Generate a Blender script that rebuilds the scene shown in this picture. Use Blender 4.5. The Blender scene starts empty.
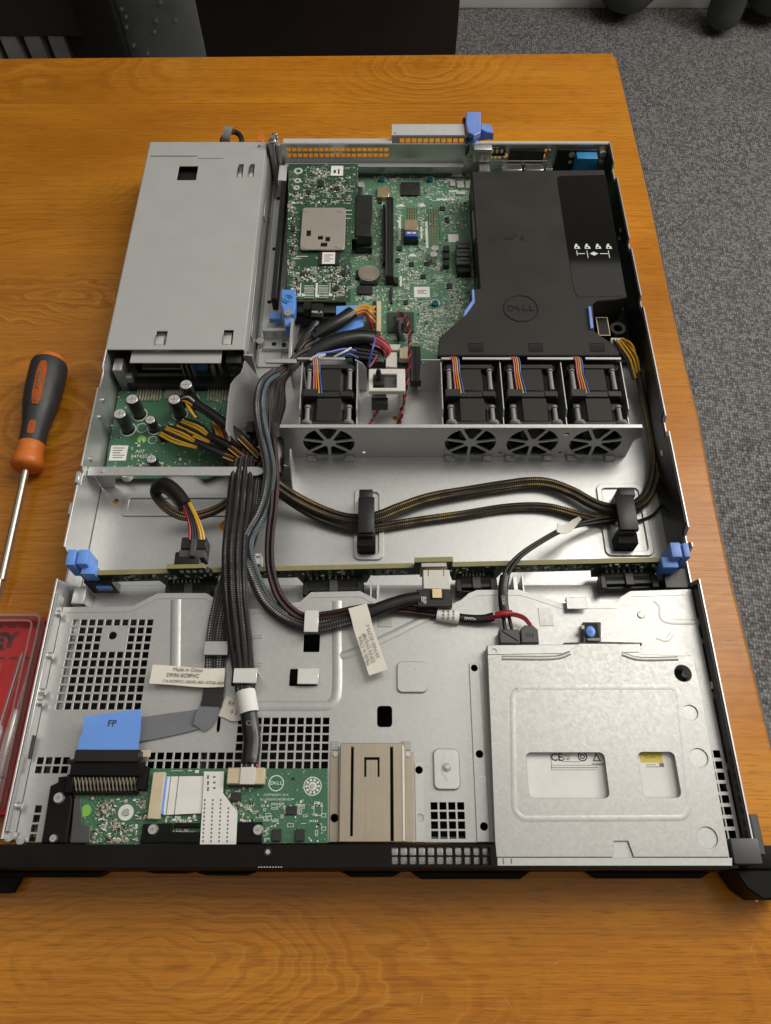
import bpy, bmesh, math, random
from mathutils import Vector, Matrix, Euler
R = math.radians
S = 0.001                      # everything below is written in millimetres
rnd = random.Random(7)
scene = bpy.context.scene
COL = scene.collection

# ------------------------------------------------------------------ camera
CAM = Vector((5., -41.5, 523.)); TH = R(27.7); FPX = 770.
cd = bpy.data.cameras.new('camera'); co = bpy.data.objects.new('camera', cd); COL.objects.link(co)
co.location = CAM * S; co.rotation_euler = (TH, 0, 0)
cd.sensor_fit = 'VERTICAL'; cd.sensor_height = 24; cd.lens = 24 * FPX / 1024
cd.clip_start = 0.01; cd.clip_end = 50
scene.camera = co

def P(px, py, z):
    """where a line of sight meets the height z (survey of the photograph), in mm"""
    c, s = math.cos(TH), math.sin(TH)
    u = (px - 385.5) / FPX; v = -(py - 512) / FPX
    t = (z - CAM.z) / (v * s - c)
    return Vector((CAM.x + u * t, CAM.y + (v * c + s) * t, z))
def PP(pts): return [P(*p) for p in pts]
def xy(px, py, z): p = P(px, py, z); return (p.x, p.y)

# ------------------------------------------------------------------ materials
class NT:
    def __init__(s, name):
        s.m = bpy.data.materials.new(name); s.m.use_nodes = True
        s.t = s.m.node_tree; s.n = s.t.nodes; s.b = s.n['Principled BSDF']
    def add(s, typ, **kw):
        n = s.n.new(typ)
        for k, v in kw.items(): setattr(n, k, v)
        return n
    def ln(s, a, b): s.t.links.new(a, b)
    def val(s, sock, v):
        if hasattr(v, 'is_output') or hasattr(v, 'links'): s.ln(v, sock)
        else: sock.default_value = v
    def math(s, op, a, b=0., c=None):
        n = s.add('ShaderNodeMath', operation=op)
        s.val(n.inputs[0], a); s.val(n.inputs[1], b)
        if c is not None: s.val(n.inputs[2], c)
        return n.outputs[0]
    def co(s, kind='Object', scale=(1, 1, 1), rot=(0, 0, 0)):
        t = s.add('ShaderNodeTexCoord'); m = s.add('ShaderNodeMapping')
        m.inputs['Scale'].default_value = scale; m.inputs['Rotation'].default_value = rot
        s.ln(t.outputs[kind], m.inputs['Vector']); return m.outputs[0]
    def noise(s, vec, scale, detail=3, rough=.55, dist=0):
        n = s.add('ShaderNodeTexNoise'); s.ln(vec, n.inputs['Vector'])
        n.inputs['Scale'].default_value = scale; n.inputs['Detail'].default_value = detail
        n.inputs['Roughness'].default_value = rough; n.inputs['Distortion'].default_value = dist
        return n.outputs['Fac']
    def vor(s, vec, scale, metric='EUCLIDEAN', feature='F1', dim='3D', rand=1):
        n = s.add('ShaderNodeTexVoronoi', voronoi_dimensions=dim, feature=feature)
        if feature != 'DISTANCE_TO_EDGE': n.distance = metric
        s.ln(vec, n.inputs['Vector']); n.inputs['Scale'].default_value = scale
        n.inputs['Randomness'].default_value = rand
        return n
    def ramp(s, fac, stops):
        n = s.add('ShaderNodeValToRGB'); s.ln(fac, n.inputs[0])
        e = n.color_ramp.elements
        while len(e) < len(stops): e.new(.5)
        for i, (p, c) in enumerate(stops):
            e[i].position = p; e[i].color = (*c, 1) if len(c) == 3 else c
        return n.outputs[0]
    def mix(s, fac, a, b, mode='MIX'):
        n = s.add('ShaderNodeMix', data_type='RGBA', blend_type=mode)
        s.val(n.inputs[0], fac)
        for i, v in ((6, a), (7, b)):
            if isinstance(v, tuple): n.inputs[i].default_value = (*v[:3], 1)
            else: s.ln(v, n.inputs[i])
        return n.outputs[2]
    def mr(s, v, a, b, c, d):
        n = s.add('ShaderNodeMapRange'); s.ln(v, n.inputs[0])
        for i, x in enumerate((a, b, c, d)): n.inputs[i + 1].default_value = x
        return n.outputs[0]
    def bump(s, h, strength=.3, dist=.0003):
        n = s.add('ShaderNodeBump'); s.ln(h, n.inputs['Height'])
        n.inputs['Strength'].default_value = strength; n.inputs['Distance'].default_value = dist
        s.ln(n.outputs[0], s.b.inputs['Normal']); return n
    def set(s, color=None, rough=None, metal=None, spec=None, coat=None, coat_r=None):
        i = s.b.inputs
        for k, v in (('Base Color', color), ('Roughness', rough), ('Metallic', metal), ('Specular IOR Level', spec), ('Coat Weight', coat), ('Coat Roughness', coat_r)):
            if v is None: continue
            if isinstance(v, tuple): i[k].default_value = (*v[:3], 1)
            else: s.val(i[k], v)
        return s

def plain(name, c, rough=.5, metal=0., var=.12, nscale=60, bump=0., bscale=1500, spec=None, coat=None):
    t = NT(name); v = t.co()
    n = t.noise(v, nscale, 4)
    f = t.mr(n, .3, .7, 1 - var, 1 + var)
    h = t.add('ShaderNodeVectorMath', operation='SCALE'); h.inputs[0].default_value = c; t.ln(f, h.inputs['Scale'])
    t.set(h.outputs[0], t.mr(n, .3, .7, max(.03, rough * .85), min(1, rough * 1.15)), metal, spec, coat)
    if bump: t.bump(t.noise(v, bscale, 2), bump, .0002)
    return t.m

def steel(name, c, rough=.38, metal=.8, spangle=.06, sscale=330, streak=0.):
    t = NT(name); v = t.co()
    vo = t.vor(v, sscale); sep = t.add('ShaderNodeSeparateColor'); t.ln(vo.outputs['Color'], sep.inputs[0])
    n = t.noise(v, 24, 5, .6); n2 = t.noise(t.co(scale=(1, .03, 1)), 900, 2)
    f = t.mr(sep.outputs[0], 0, 1, 1 - spangle, 1 + spangle)
    f = t.math('MULTIPLY', f, t.mr(n, .3, .7, .97, 1.02))
    if streak: f = t.math('MULTIPLY', f, t.mr(n2, .3, .7, 1 - streak, 1 + streak))
    h = t.add('ShaderNodeVectorMath', operation='SCALE'); h.inputs[0].default_value = c; t.ln(f, h.inputs['Scale'])
    t.set(h.outputs[0], t.math('ADD', t.mr(sep.outputs[1], 0, 1, rough - spangle * .7, rough + spangle * .7), t.mr(n, .3, .7, -.018, .02)), metal)
    t.bump(t.noise(v, 260, 3), .06, .0004)
    return t.m

def pcb(name, base, light, pale, dens=.5):
    t = NT(name); v = t.co()
    n = t.noise(v, 35, 3)
    w = t.add('ShaderNodeTexWave', wave_type='BANDS', bands_direction='DIAGONAL'); t.ln(v, w.inputs[0])
    w.inputs['Scale'].default_value = 210; w.inputs['Distortion'].default_value = 9; w.inputs['Detail'].default_value = 1.5; w.inputs['Detail Scale'].default_value = .35
    tr = t.math('MULTIPLY', t.math('GREATER_THAN', w.outputs['Fac'], .62), t.mr(n, .4, .6, .1, .6))
    c = t.mix(tr, base, light)
    for sc, met, th, rt in ((260, 'CHEBYCHEV', .30, 1 - dens * .55), (520, 'CHEBYCHEV', .26, 1 - dens * .6), (800, 'EUCLIDEAN', .2, .6)):
        vo = t.vor(v, sc, met, dim='2D', rand=.75); sp = t.add('ShaderNodeSeparateColor'); t.ln(vo.outputs['Color'], sp.inputs[0])
        r_ = t.math('MULTIPLY', sp.outputs[2], th)
        a = t.math('MULTIPLY', t.math('LESS_THAN', vo.outputs['Distance'], r_), t.math('GREATER_THAN', sp.outputs[0], rt))
        a = t.math('MULTIPLY', a, t.math('GREATER_THAN', t.noise(v, 55, 1), .47))
        c = t.mix(t.math('MULTIPLY', a, .75), c, pale)
    t.set(c, .42, 0)
    t.bump(tr, .15, .0001)
    return t.m

def braid(name, c1, c2, amt=.5, k=1.1, rough=.55, around=6):
    t = NT(name)
    uv = t.add('ShaderNodeUVMap'); s = t.add('ShaderNodeSeparateXYZ'); t.ln(uv.outputs[0], s.inputs[0])
    u = t.math('MULTIPLY', s.outputs[0], k * 2 * math.pi); w = t.math('MULTIPLY', s.outputs[1], around * 2 * math.pi)
    a = t.math('SINE', t.math('ADD', u, w)); b = t.math('SINE', t.math('SUBTRACT', u, w))
    m = t.math('MULTIPLY', a, b)
    big = t.noise(t.co(scale=(1, 1, 1)), 90, 2)
    strand = t.math('SINE', t.math('ADD', t.math('MULTIPLY', s.outputs[1], 2 * 2 * math.pi), t.math('MULTIPLY', s.outputs[0], .06)))
    gate = t.mr(strand, -.4, .5, 0, 1)
    f = t.math('MULTIPLY', t.mr(m, .10, .45, 0, 1), t.math('MULTIPLY', gate, t.mr(big, .35, .62, amt * .12, amt * .9)))
    t.set(t.mix(f, c1, c2), rough, 0)
    t.bump(m, .5, .0004)
    return t.m

def paper(name, c=(.78, .74, .66)):
    return plain(name, c, .7, 0, .05, 90, .05)

M = {}
M['steel'] = steel('galvanised steel', (.56, .565, .56), .37, .70, .03, 500)
M['steel_cover'] = steel('drive cover steel', (.495, .50, .49), .40, .58, .034, 520)
M['steel_spangle'] = steel('spangled steel', (.465, .465, .45), .40, .55, .06, 620)
M['steel_pale'] = steel('lit pale steel', (.60, .61, .60), .45, .25, .03, 500)  # lit copy of the galvanised steel, brightness put into its colour
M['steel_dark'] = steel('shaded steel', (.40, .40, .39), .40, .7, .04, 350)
M['steel_warm'] = steel('brushed blank steel', (.42, .365, .285), .42, .75, .02, 300, .05)
M['tab_bright'] = plain('highlit metal', (.82, .82, .80), .28, .45, .05, 60)  # whiter metal; highlights of the cable tabs are put into the colour
M['nickel'] = steel('bright nickel', (.80, .79, .76), .22, .95, .02, 300)
M['paint_grey'] = plain('grey painted steel', (.49, .50, .485), .42, .2, .022, 45, .04)
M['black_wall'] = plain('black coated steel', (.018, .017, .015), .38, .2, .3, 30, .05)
M['bezel'] = plain('black bezel plastic', (.009, .0085, .008), .55, 0, .25, 40, .12, spec=.12)
M['shroud'] = plain('black shroud plastic', (.033, .031, .028), .52, 0, .12, 30, .16, 1500, spec=.22)
M['gloss'] = plain('glossy black film', (.005, .005, .005), .05, 0, .1, 20, spec=1.)
M['black'] = plain('black plastic', (.012, .012, .012), .38, 0, .2, 60, .05, spec=.4)
M['fan'] = plain('fan plastic', (.020, .0195, .018), .34, 0, .18, 50, .06)
M['grey_plastic'] = plain('grey plastic', (.07, .07, .07), .5, 0, .15, 60)
M['rubber'] = plain('grey rubber', (.26, .25, .24), .55, 0, .12, 80)
M['blue'] = plain('touch point blue', (.12, .29, .76), .42, 0, .10, 60, .04)
M['blue_light'] = plain('pale blue plastic', (.19, .31, .72), .45, 0, .10, 60)
M['tag_blue'] = plain('blue film', (.16, .36, .90), .38, 0, .06, 30)
M['vga'] = plain('port blue', (.02, .22, .48), .4, 0, .12, 60)
M['pcb'] = pcb('mainboard green', (.085, .205, .122), (.165, .32, .21), (.58, .62, .53), .75)
M['pcb_dark'] = pcb('card green', (.020, .066, .034), (.045, .12, .065), (.46, .47, .35), .75)
M['pcb_mid'] = pcb('small board green', (.040, .140, .072), (.075, .21, .11), (.42, .48, .40), .2)
M['pcb_edge'] = plain('board edge', (.27, .245, .105), .6, 0, .12, 90)
M['pcb_back'] = pcb('backplane green', (.012, .045, .022), (.02, .07, .03), (.35, .36, .28), .5)
M['chip'] = plain('chip epoxy', (.022, .020, .019), .45, 0, .15, 200)
M['chip_green'] = plain('substrate green', (.03, .045, .03), .5, 0, .15, 90)
M['tin'] = plain('tinned contacts', (.62, .56, .44), .32, .8, .12, 200)
M['gold'] = plain('gilt shell', (.60, .47, .28), .35, .75, .08, 90)
M['tan'] = plain('ceramic capacitor', (.42, .33, .22), .5, 0, .2, 400)
M['pale'] = plain('pale pads', (.62, .62, .56), .45, .2, .15, 400)
M['white'] = plain('white plastic', (.68, .66, .60), .5, 0, .06, 80)
M['cream'] = plain('cream plastic', (.62, .53, .36), .5, 0, .08, 80)
M['silk'] = plain('silkscreen', (.70, .74, .68), .6, 0, .05, 80)
M['paper'] = paper('label paper')
M['paper_white'] = paper('white label paper', (.80, .79, .76))
M['ink'] = plain('printed ink', (.03, .03, .035), .6, 0, .1, 200)
M['ink_grey'] = plain('grey ink', (.17, .16, .15), .6, 0, .1, 200)
M['yellow_label'] = plain('yellow label', (.62, .50, .04), .5, 0, .06, 80)
M['cap_top'] = plain('capacitor top', (.66, .65, .64), .35, .7, .1, 300)
M['battery'] = plain('coin cell', (.50, .44, .37), .33, .8, .08, 100)
M['screw_teal'] = plain('teal screw', (.02, .20, .24), .3, .6, .1, 200)
M['screw'] = plain('zinc screw', (.60, .60, .58), .3, .85, .12, 300)
M['hole_metal'] = plain('plated hole', (.55, .50, .34), .35, .7, .1, 300)
M['hole'] = plain('dark opening', (.008, .008, .008), .8, 0, .1, 50)  # near-black puts the shade of openings into colour; raised logos use it too
M['wire_y'] = plain('yellow wire', (.66, .37, .03), .4, 0, .08, 60)
M['wire_o'] = plain('orange wire', (.62, .17, .02), .4, 0, .08, 60)
M['wire_r'] = plain('red wire', (.36, .02, .025), .4, 0, .08, 60)
M['wire_k'] = plain('black wire', (.010, .010, .010), .55, 0, .2, 60)
M['wire_b'] = plain('blue wire', (.05, .10, .45), .4, 0, .08, 60)
M['wire_p'] = plain('purple wire', (.22, .07, .20), .4, 0, .08, 60)
M['wire_w'] = plain('white wire', (.62, .62, .64), .4, 0, .08, 60)
M['wire_pk'] = plain('pink wire', (.55, .16, .20), .4, 0, .08, 60)
M['shrink'] = plain('black shrink tube', (.013, .013, .013), .3, 0, .25, 60, .06)
M['ribbon'] = plain('grey ribbon', (.17, .18, .20), .45, 0, .05, 60)
M['br_black'] = braid('black braid', (.007, .007, .007), (.42, .41, .39), .62, .30, .7, 3)
M['br_gold'] = braid('gold braid', (.014, .011, .007), (.50, .32, .08), .9, .30, .5, 3)
M['br_silver'] = braid('silver braid', (.022, .022, .022), (.50, .48, .44), .9, .30, .5, 3)
M['br_blue'] = braid('blue grey braid', (.025, .040, .050), (.28, .40, .44), .9, .30, .42, 3)
M['br_red'] = braid('dark red braid', (.016, .009, .009), (.26, .07, .08), .9, .32, .5, 3)
M['br_grey'] = braid('grey braid', (.020, .020, .021), (.46, .46, .47), .9, .30, .5, 4)
M['orange'] = plain('orange plastic', (.66, .17, .025), .42, 0, .07, 60, .04)
M['grip'] = plain('charcoal grip', (.030, .032, .036), .5, 0, .15, 60, .08)
M['blade'] = steel('screwdriver blade', (.50, .45, .39), .34, .9, .02, 200)
M['red_card'] = plain('red case', (.60, .018, .020), .38, 0, .12, 30)
M['dark_cab'] = plain('dark brown board', (.022, .011, .008), .35, 0, .3, 8)
M['dark_grey'] = plain('dark grey panel', (.055, .056, .058), .5, 0, .2, 8)
M['mid_grey'] = plain('ribbed grey panel', (.42, .41, .40), .6, 0, .2, 8)
M['smoke'] = plain('smoked grey panel', (.21, .225, .21), .25, .1, .35, 6)
M['chair_grey'] = plain('grey chair plastic', (.055, .060, .060), .5, 0, .2, 8)
M['wall_dark'] = plain('dark painted wall', (.10, .095, .09), .7, 0, .08, 4)
M['wear'] = plain('worn varnish', (.46, .26, .10), .6, 0, .1, 60)
M['skirt'] = plain('white skirting', (.80, .78, .74), .5, 0, .06, 8)

def glass_mat():
    t = NT('clear case plastic'); t.set((.95, .85, .85), .08, 0)
    t.b.inputs['Transmission Weight'].default_value = .96; t.b.inputs['IOR'].default_value = 1.3
    t.b.inputs['Alpha'].default_value = .16
    v = t.noise(t.co(), 40, 3); t.ln(t.mr(v, .3, .7, .03, .09), t.b.inputs['Roughness'])
    return t.m
M['clear'] = glass_mat()
M['clear_rim'] = plain('clear rim', (.62, .40, .38), .15, 0, .1, 30); M['clear_rim'].node_tree.nodes['Principled BSDF'].inputs['Alpha'].default_value = .5

def wood_mat():
    t = NT('varnished wood')
    # planks run left to right (local x); each plank gets its own cut through the log
    tc = t.add('ShaderNodeTexCoord'); sp = t.add('ShaderNodeSeparateXYZ'); t.ln(tc.outputs['Object'], sp.inputs[0])
    x, y = sp.outputs[0], sp.outputs[1]
    pl = t.math('FLOOR', t.math('DIVIDE', t.math('ADD', y, 5.042), .186))
    def comb(a, b, c=0.):
        n = t.add('ShaderNodeCombineXYZ'); t.val(n.inputs[0], a); t.val(n.inputs[1], b); t.val(n.inputs[2], c); return n.outputs[0]
    wn = t.add('ShaderNodeTexWhiteNoise', noise_dimensions='1D'); t.ln(pl, wn.inputs['W']); rp = wn.outputs['Value']
    yy = t.math('FRACT', t.math('DIVIDE', t.math('ADD', y, 5.042), .186))
    off = t.math('MULTIPLY', rp, 37.)
    dy = t.math('MULTIPLY', t.math('ADD', t.math('SUBTRACT', yy, .5), t.math('MULTIPLY', t.math('SUBTRACT', rp, .5), .9)), .186)
    dpt = t.noise(comb(t.math('ADD', t.math('MULTIPLY', x, 1.9), off), t.math('MULTIPLY', y, 1.2), pl), 1., 2, .45)
    dpt = t.mr(dpt, .30, .70, .02, .20)
    wob = t.noise(comb(t.math('ADD', t.math('MULTIPLY', x, 9.), off), t.math('MULTIPLY', y, 26.), pl), 1., 3, .55)
    g = t.math('SQRT', t.math('ADD', t.math('MULTIPLY', dy, dy), t.math('MULTIPLY', dpt, dpt)))
    knots = None
    warp_ = t.noise(comb(t.math('MULTIPLY', x, 9.), t.math('MULTIPLY', y, 20.), 3.), 1., 3, .5)
    for kx, ky, sx, sy, lx in ((-.136, -.066, .17, .055, .36), (-.07, .658, .13, .04, .22), (-.30, .45, .09, .045, .26)):
        ex, ey = t.math('SUBTRACT', x, kx), t.math('SUBTRACT', y, ky)
        g2 = t.math('SQRT', t.math('ADD', t.math('POWER', t.math('ABSOLUTE', t.math('MULTIPLY', ex, lx)), 2.), t.math('MULTIPLY', ey, ey)))
        g2 = t.math('ADD', g2, t.math('MULTIPLY', t.math('SUBTRACT', warp_, .5), .055))
        q = t.math('ADD', t.math('POWER', t.math('ABSOLUTE', t.math('DIVIDE', ex, sx)), 2.), t.math('POWER', t.math('ABSOLUTE', t.math('DIVIDE', ey, sy)), 2.))
        wk = t.math('POWER', 2.718, t.math('MULTIPLY', q, -1.))
        wk = t.mr(wk, .12, .60, 0, 1)
        g = t.math('ADD', t.math('MULTIPLY', g, t.math('SUBTRACT', 1., wk)), t.math('MULTIPLY', g2, wk))
        knots = wk if knots is None else t.math('MAXIMUM', knots, wk)
    g = t.math('ADD', t.math('MULTIPLY', g, 165.), t.math('MULTIPLY', wob, 2.2))
    ring = t.math('FRACT', g)
    band = t.math('MULTIPLY', t.math('POWER', ring, 2.4), t.mr(ring, .88, 1., 1, 0))
    fine = t.noise(comb(t.math('ADD', t.math('MULTIPLY', x, 4.), off), t.math('MULTIPLY', y, 380.), pl), 1, 4, .65)
    fine2 = t.noise(comb(t.math('MULTIPLY', x, 26.), t.math('MULTIPLY', y, 900.), pl), 1, 2, .6)
    blot = t.noise(comb(t.math('ADD', t.math('MULTIPLY', x, 2.2), off), t.math('MULTIPLY', y, 8.), pl), 1.4, 4, .6)
    vis = t.noise(comb(t.math('MULTIPLY', x, 2.6), t.math('MULTIPLY', y, 3.), 4.), 1.3, 2)
    vis = t.math('ADD', vis, t.math('MULTIPLY', knots, .06))
    base = t.ramp(t.mr(blot, .28, .72, 0, 1), [(0, (.395, .126, .007)), (.5, (.550, .198, .012)), (1, (.680, .284, .022))])
    base = t.mix(t.math('MULTIPLY', band, t.mr(vis, .44, .66, .08, .72)), base, (.190, .056, .003))
    base = t.mix(t.mr(fine, .46, .60, 0, .34), base, (.230, .070, .005))
    base = t.mix(t.mr(fine2, .50, .62, 0, .26), base, (.66, .30, .03))
    base = t.mix(t.mr(rp, 0, 1, 0, .22), base, (.50, .235, .03))
    pore = t.noise(comb(t.math('MULTIPLY', x, 55.), t.math('MULTIPLY', y, 1300.), pl), 1, 2, .5)
    base = t.mix(t.mr(pore, .57, .64, 0, .40), base, (.110, .034, .003))
    pale = t.math('MULTIPLY', t.mr(ring, .40, .52, 0, 1), t.mr(ring, .52, .62, 1, 0))
    base = t.mix(t.math('MULTIPLY', pale, t.mr(vis, .48, .66, 0, .45)), base, (.76, .37, .06))
    broad = t.noise(comb(t.math('MULTIPLY', x, 1.6), t.math('MULTIPLY', y, 2.2), 9.), 1.5, 3, .6)
    base = t.mix(t.mr(broad, .42, .68, 0, .40), base, (.260, .085, .006))
    seam = t.math('LESS_THAN', t.math('ABSOLUTE', t.math('SUBTRACT', yy, .5)), .4970)
    base = t.mix(t.math('MULTIPLY', t.math('SUBTRACT', 1., seam), .30), base, (.06, .02, .003))
    rgh = t.math('ADD', t.mr(blot, .3, .7, .20, .28), t.mr(fine, .4, .7, 0, .08))
    t.set(base, rgh, 0, .30, .10, .14)
    t.bump(t.math('SUBTRACT', t.math('MULTIPLY', fine, -.6), t.math('MULTIPLY', band, .3)), .10, .0004)
    return t.m
M['wood'] = wood_mat()

def carpet_mat():
    t = NT('grey loop carpet'); v = t.co()
    a = t.vor(t.co(scale=(1, .8, 1), rot=(0, 0, .10)), 190, dim='2D', rand=.5); n = t.noise(v, 90, 3, .7); n2 = t.noise(v, 5, 3)
    sp = t.add('ShaderNodeSeparateColor'); t.ln(a.outputs['Color'], sp.inputs[0])
    f = t.math('ADD', t.math('MULTIPLY', sp.outputs[0], .55), t.math('ADD', t.math('MULTIPLY', n, .35), t.math('MULTIPLY', a.outputs['Distance'], -.95)))
    c = t.ramp(t.mr(f, -.35, .65, 0, 1), [(0, (.050, .050, .051)), (.5, (.175, .172, .172)), (1, (.36, .355, .355))])
    c = t.mix(t.mr(n2, .35, .65, 0, .22), c, (.20, .185, .172))
    t.set(c, .95, 0, .1); t.bump(t.math('MULTIPLY', a.outputs['Distance'], -1.), .6, .003)
    return t.m
M['carpet'] = carpet_mat()

# ------------------------------------------------------------------ mesh builder
class MB:
    def __init__(s, *mats):
        s.bm = bmesh.new(); s.mats = list(mats); s.uv = s.bm.loops.layers.uv.new('UVMap'); s.mi = 0
    def use(s, m):
        if m not in s.mats: s.mats.append(m)
        s.mi = s.mats.index(m); return s
    def _done(s, faces):
        for f in faces: f.material_index = s.mi; f.smooth = True
    def box(s, x0, x1, y0, y1, z0, z1, bev=.4, M4=None):
        if x0 > x1: x0, x1 = x1, x0
        if y0 > y1: y0, y1 = y1, y0
        vs = [s.bm.verts.new((x, y, z)) for z in (z0, z1) for y in (y0, y1) for x in (x0, x1)]
        idx = ((0, 2, 3, 1), (4, 5, 7, 6), (0, 1, 5, 4), (2, 6, 7, 3), (0, 4, 6, 2), (1, 3, 7, 5))
        fs = [s.bm.faces.new([vs[i] for i in q]) for q in idx]
        bev = min(bev, .3 * min(x1 - x0, y1 - y0, z1 - z0))
        if bev > .02:
            r = bmesh.ops.bevel(s.bm, geom=list({e for f in fs for e in f.edges}), offset=bev, segments=1 if bev < .8 else 2, affect='EDGES', profile=.5)
            fs = [f for f in r['faces']]
            allv = set(v for f in fs for v in f.verts)
            fs = list({f for v in allv for f in v.link_faces})
        else: allv = set(vs)
        if M4 is not None:
            for v in allv: v.co = M4 @ v.co
        s._done(fs); return s
    def obox(s, c, size, rz=0., rx=0., ry=0., bev=.4):
        """box by centre (of its base), size and turn"""
        M4 = Matrix.Translation(c) @ Euler((rx, ry, rz)).to_matrix().to_4x4()
        a, b, h = size
        return s.box(-a / 2, a / 2, -b / 2, b / 2, 0, h, bev, M4)
    def cyl(s, p0, p1, r0, r1=None, n=16, cap=True):
        r1 = r0 if r1 is None else r1
        return s.rings([(Vector(p0), r0), (Vector(p1), r1)], n, cap)
    def rings(s, prof, n=16, cap=True, ell=1., up=None):
        """round sections along a line of (centre, radius)"""
        pts = [p for p, r in prof]
        return s._sweep(pts, [(r, r * ell) for p, r in prof], n, cap, up)
    def _frames(s, pts, up=None):
        T = []
        for i in range(len(pts)):
            a = pts[max(0, i - 1)]; b = pts[min(len(pts) - 1, i + 1)]
            d = b - a; T.append(d.normalized() if d.length > 1e-9 else Vector((0, 0, 1)))
        out = []; n = None
        for t in T:
            if up is not None:
                u = up - t * up.dot(t)
                n = u.normalized() if u.length > 1e-6 else (n or t.orthogonal().normalized())
            elif n is None: n = (Vector((0, 0, 1)) - t * t.z); n = n.normalized() if n.length > 1e-3 else Vector((1, 0, 0))
            else:
                n = n - t * n.dot(t); n = n.normalized() if n.length > 1e-6 else t.orthogonal().normalized()
            out.append((t, n, t.cross(n)))
        return out
    def _sweep(s, pts, rad, n, cap, up=None):
        fr = s._frames(pts, up); R_ = []; L = 0; Ls = []
        for i, p in enumerate(pts):
            if i: L += (p - pts[i - 1]).length
            Ls.append(L); t, a, b = fr[i]; ra, rb = rad[i]
            R_.append([s.bm.verts.new(p + a * (ra * math.cos(2 * math.pi * k / n)) + b * (rb * math.sin(2 * math.pi * k / n))) for k in range(n)])
        fs = []
        for i in range(len(pts) - 1):
            for k in range(n):
                k2 = (k + 1) % n
                f = s.bm.faces.new((R_[i][k], R_[i][k2], R_[i + 1][k2], R_[i + 1][k])); fs.append(f)
                for l, (uu, vv) in zip(f.loops, ((Ls[i], k / n), (Ls[i], (k + 1) / n), (Ls[i + 1], (k + 1) / n), (Ls[i + 1], k / n))): l[s.uv].uv = (uu, vv)
        if cap:
            fs.append(s.bm.faces.new(list(reversed(R_[0])))); fs.append(s.bm.faces.new(R_[-1]))
        s._done(fs); return s
    def tube(s, pts, r, n=8, sm=6, flat=1., up=None, cap=True):
        pts = smooth(pts, sm)
        return s._sweep(pts, [(r * flat, r)] * len(pts), n, cap, up)
    def ribbon(s, pts, w, t, sm=0, side=None, cross=None):
        """flat strip: width w along side, thickness t"""
        k0 = len(pts); pts = smooth(pts, sm) if sm else [Vector(p) for p in pts]
        n = len(pts)
        if isinstance(w, (list, tuple)) and n != k0: w = [w[int(q)] * (1 - q % 1) + w[min(int(q) + 1, k0 - 1)] * (q % 1) for q in ((k0 - 1) * i / (n - 1) for i in range(n))]
        ring = []; L = 0; Ls = []
        for i, p in enumerate(pts):
            if i: L += (p - pts[i - 1]).length
            Ls.append(L)
            a = pts[max(0, i - 1)]; b = pts[min(n - 1, i + 1)]; d = (b - a).normalized()
            if side is not None: sd = (side - d * side.dot(d)).normalized()
            else: sd = d.cross(Vector((0, 0, 1))).normalized()
            nn = sd.cross(d).normalized()
            ww = w[i] if isinstance(w, (list, tuple)) else w
            ring.append([s.bm.verts.new(p + sd * (sx * ww / 2) + nn * (sz * t / 2)) for sx, sz in ((-1, -1), (1, -1), (1, 1), (-1, 1))])
        fs = []
        for i in range(n - 1):
            for k in range(4):
                k2 = (k + 1) % 4
                f = s.bm.faces.new((ring[i][k], ring[i][k2], ring[i + 1][k2], ring[i + 1][k])); fs.append(f)
                vs_ = ((0, .3, .5, .8, 1.))
                uvw = [(Ls[i], [0, 1, 1, 0][k]), (Ls[i], [0, 1, 1, 0][k2]), (Ls[i + 1], [0, 1, 1, 0][k2]), (Ls[i + 1], [0, 1, 1, 0][k])]
                for l, q in zip(f.loops, uvw): l[s.uv].uv = q
        fs.append(s.bm.faces.new(list(reversed(ring[0])))); fs.append(s.bm.faces.new(ring[-1]))
        s._done(fs); return s
    def plate(s, outer, holes=(), z0=0., z1=1., bev=0., M4=None):
        """flat sheet of any outline with holes cut through it"""
        cu = bpy.data.curves.new('c', 'CURVE'); cu.dimensions = '2D'; cu.fill_mode = 'BOTH'
        th = (z1 - z0) / 2; bev = min(bev, th * .6)
        cu.extrude = th - bev; cu.bevel_depth = bev; cu.bevel_resolution = 0; cu.offset = -bev
        for poly in [outer] + list(holes):
            sp = cu.splines.new('POLY'); sp.points.add(len(poly) - 1); sp.use_cyclic_u = True
            for q, p in zip(sp.points, poly): q.co = (p[0], p[1], 0, 1)
        ob = bpy.data.objects.new('c', cu); me = bpy.data.meshes.new_from_object(ob)
        T = Matrix.Translation((0, 0, (z0 + z1) / 2))
        if M4 is not None: T = M4 @ T
        me.transform(T)
        old = set(s.bm.faces)
        s.bm.from_mesh(me); s._done([f for f in s.bm.faces if f not in old])
        bpy.data.objects.remove(ob); bpy.data.curves.remove(cu); bpy.data.meshes.remove(me)
        return s
    def text(s, body, size, M4, th=.06, align='CENTER', bold=0.):
        cu = bpy.data.curves.new('t', 'FONT'); cu.body = body; cu.size = size; cu.align_x = align; cu.align_y = 'CENTER'
        cu.extrude = th / 2; cu.resolution_u = 2; cu.offset = bold
        ob = bpy.data.objects.new('t', cu); me = bpy.data.meshes.new_from_object(ob)
        me.transform(M4); old = set(s.bm.faces)
        s.bm.from_mesh(me); fs = [f for f in s.bm.faces if f not in old]
        for f in fs: f.material_index = s.mi
        bpy.data.objects.remove(ob); bpy.data.curves.remove(cu); bpy.data.meshes.remove(me)
        return s
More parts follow.
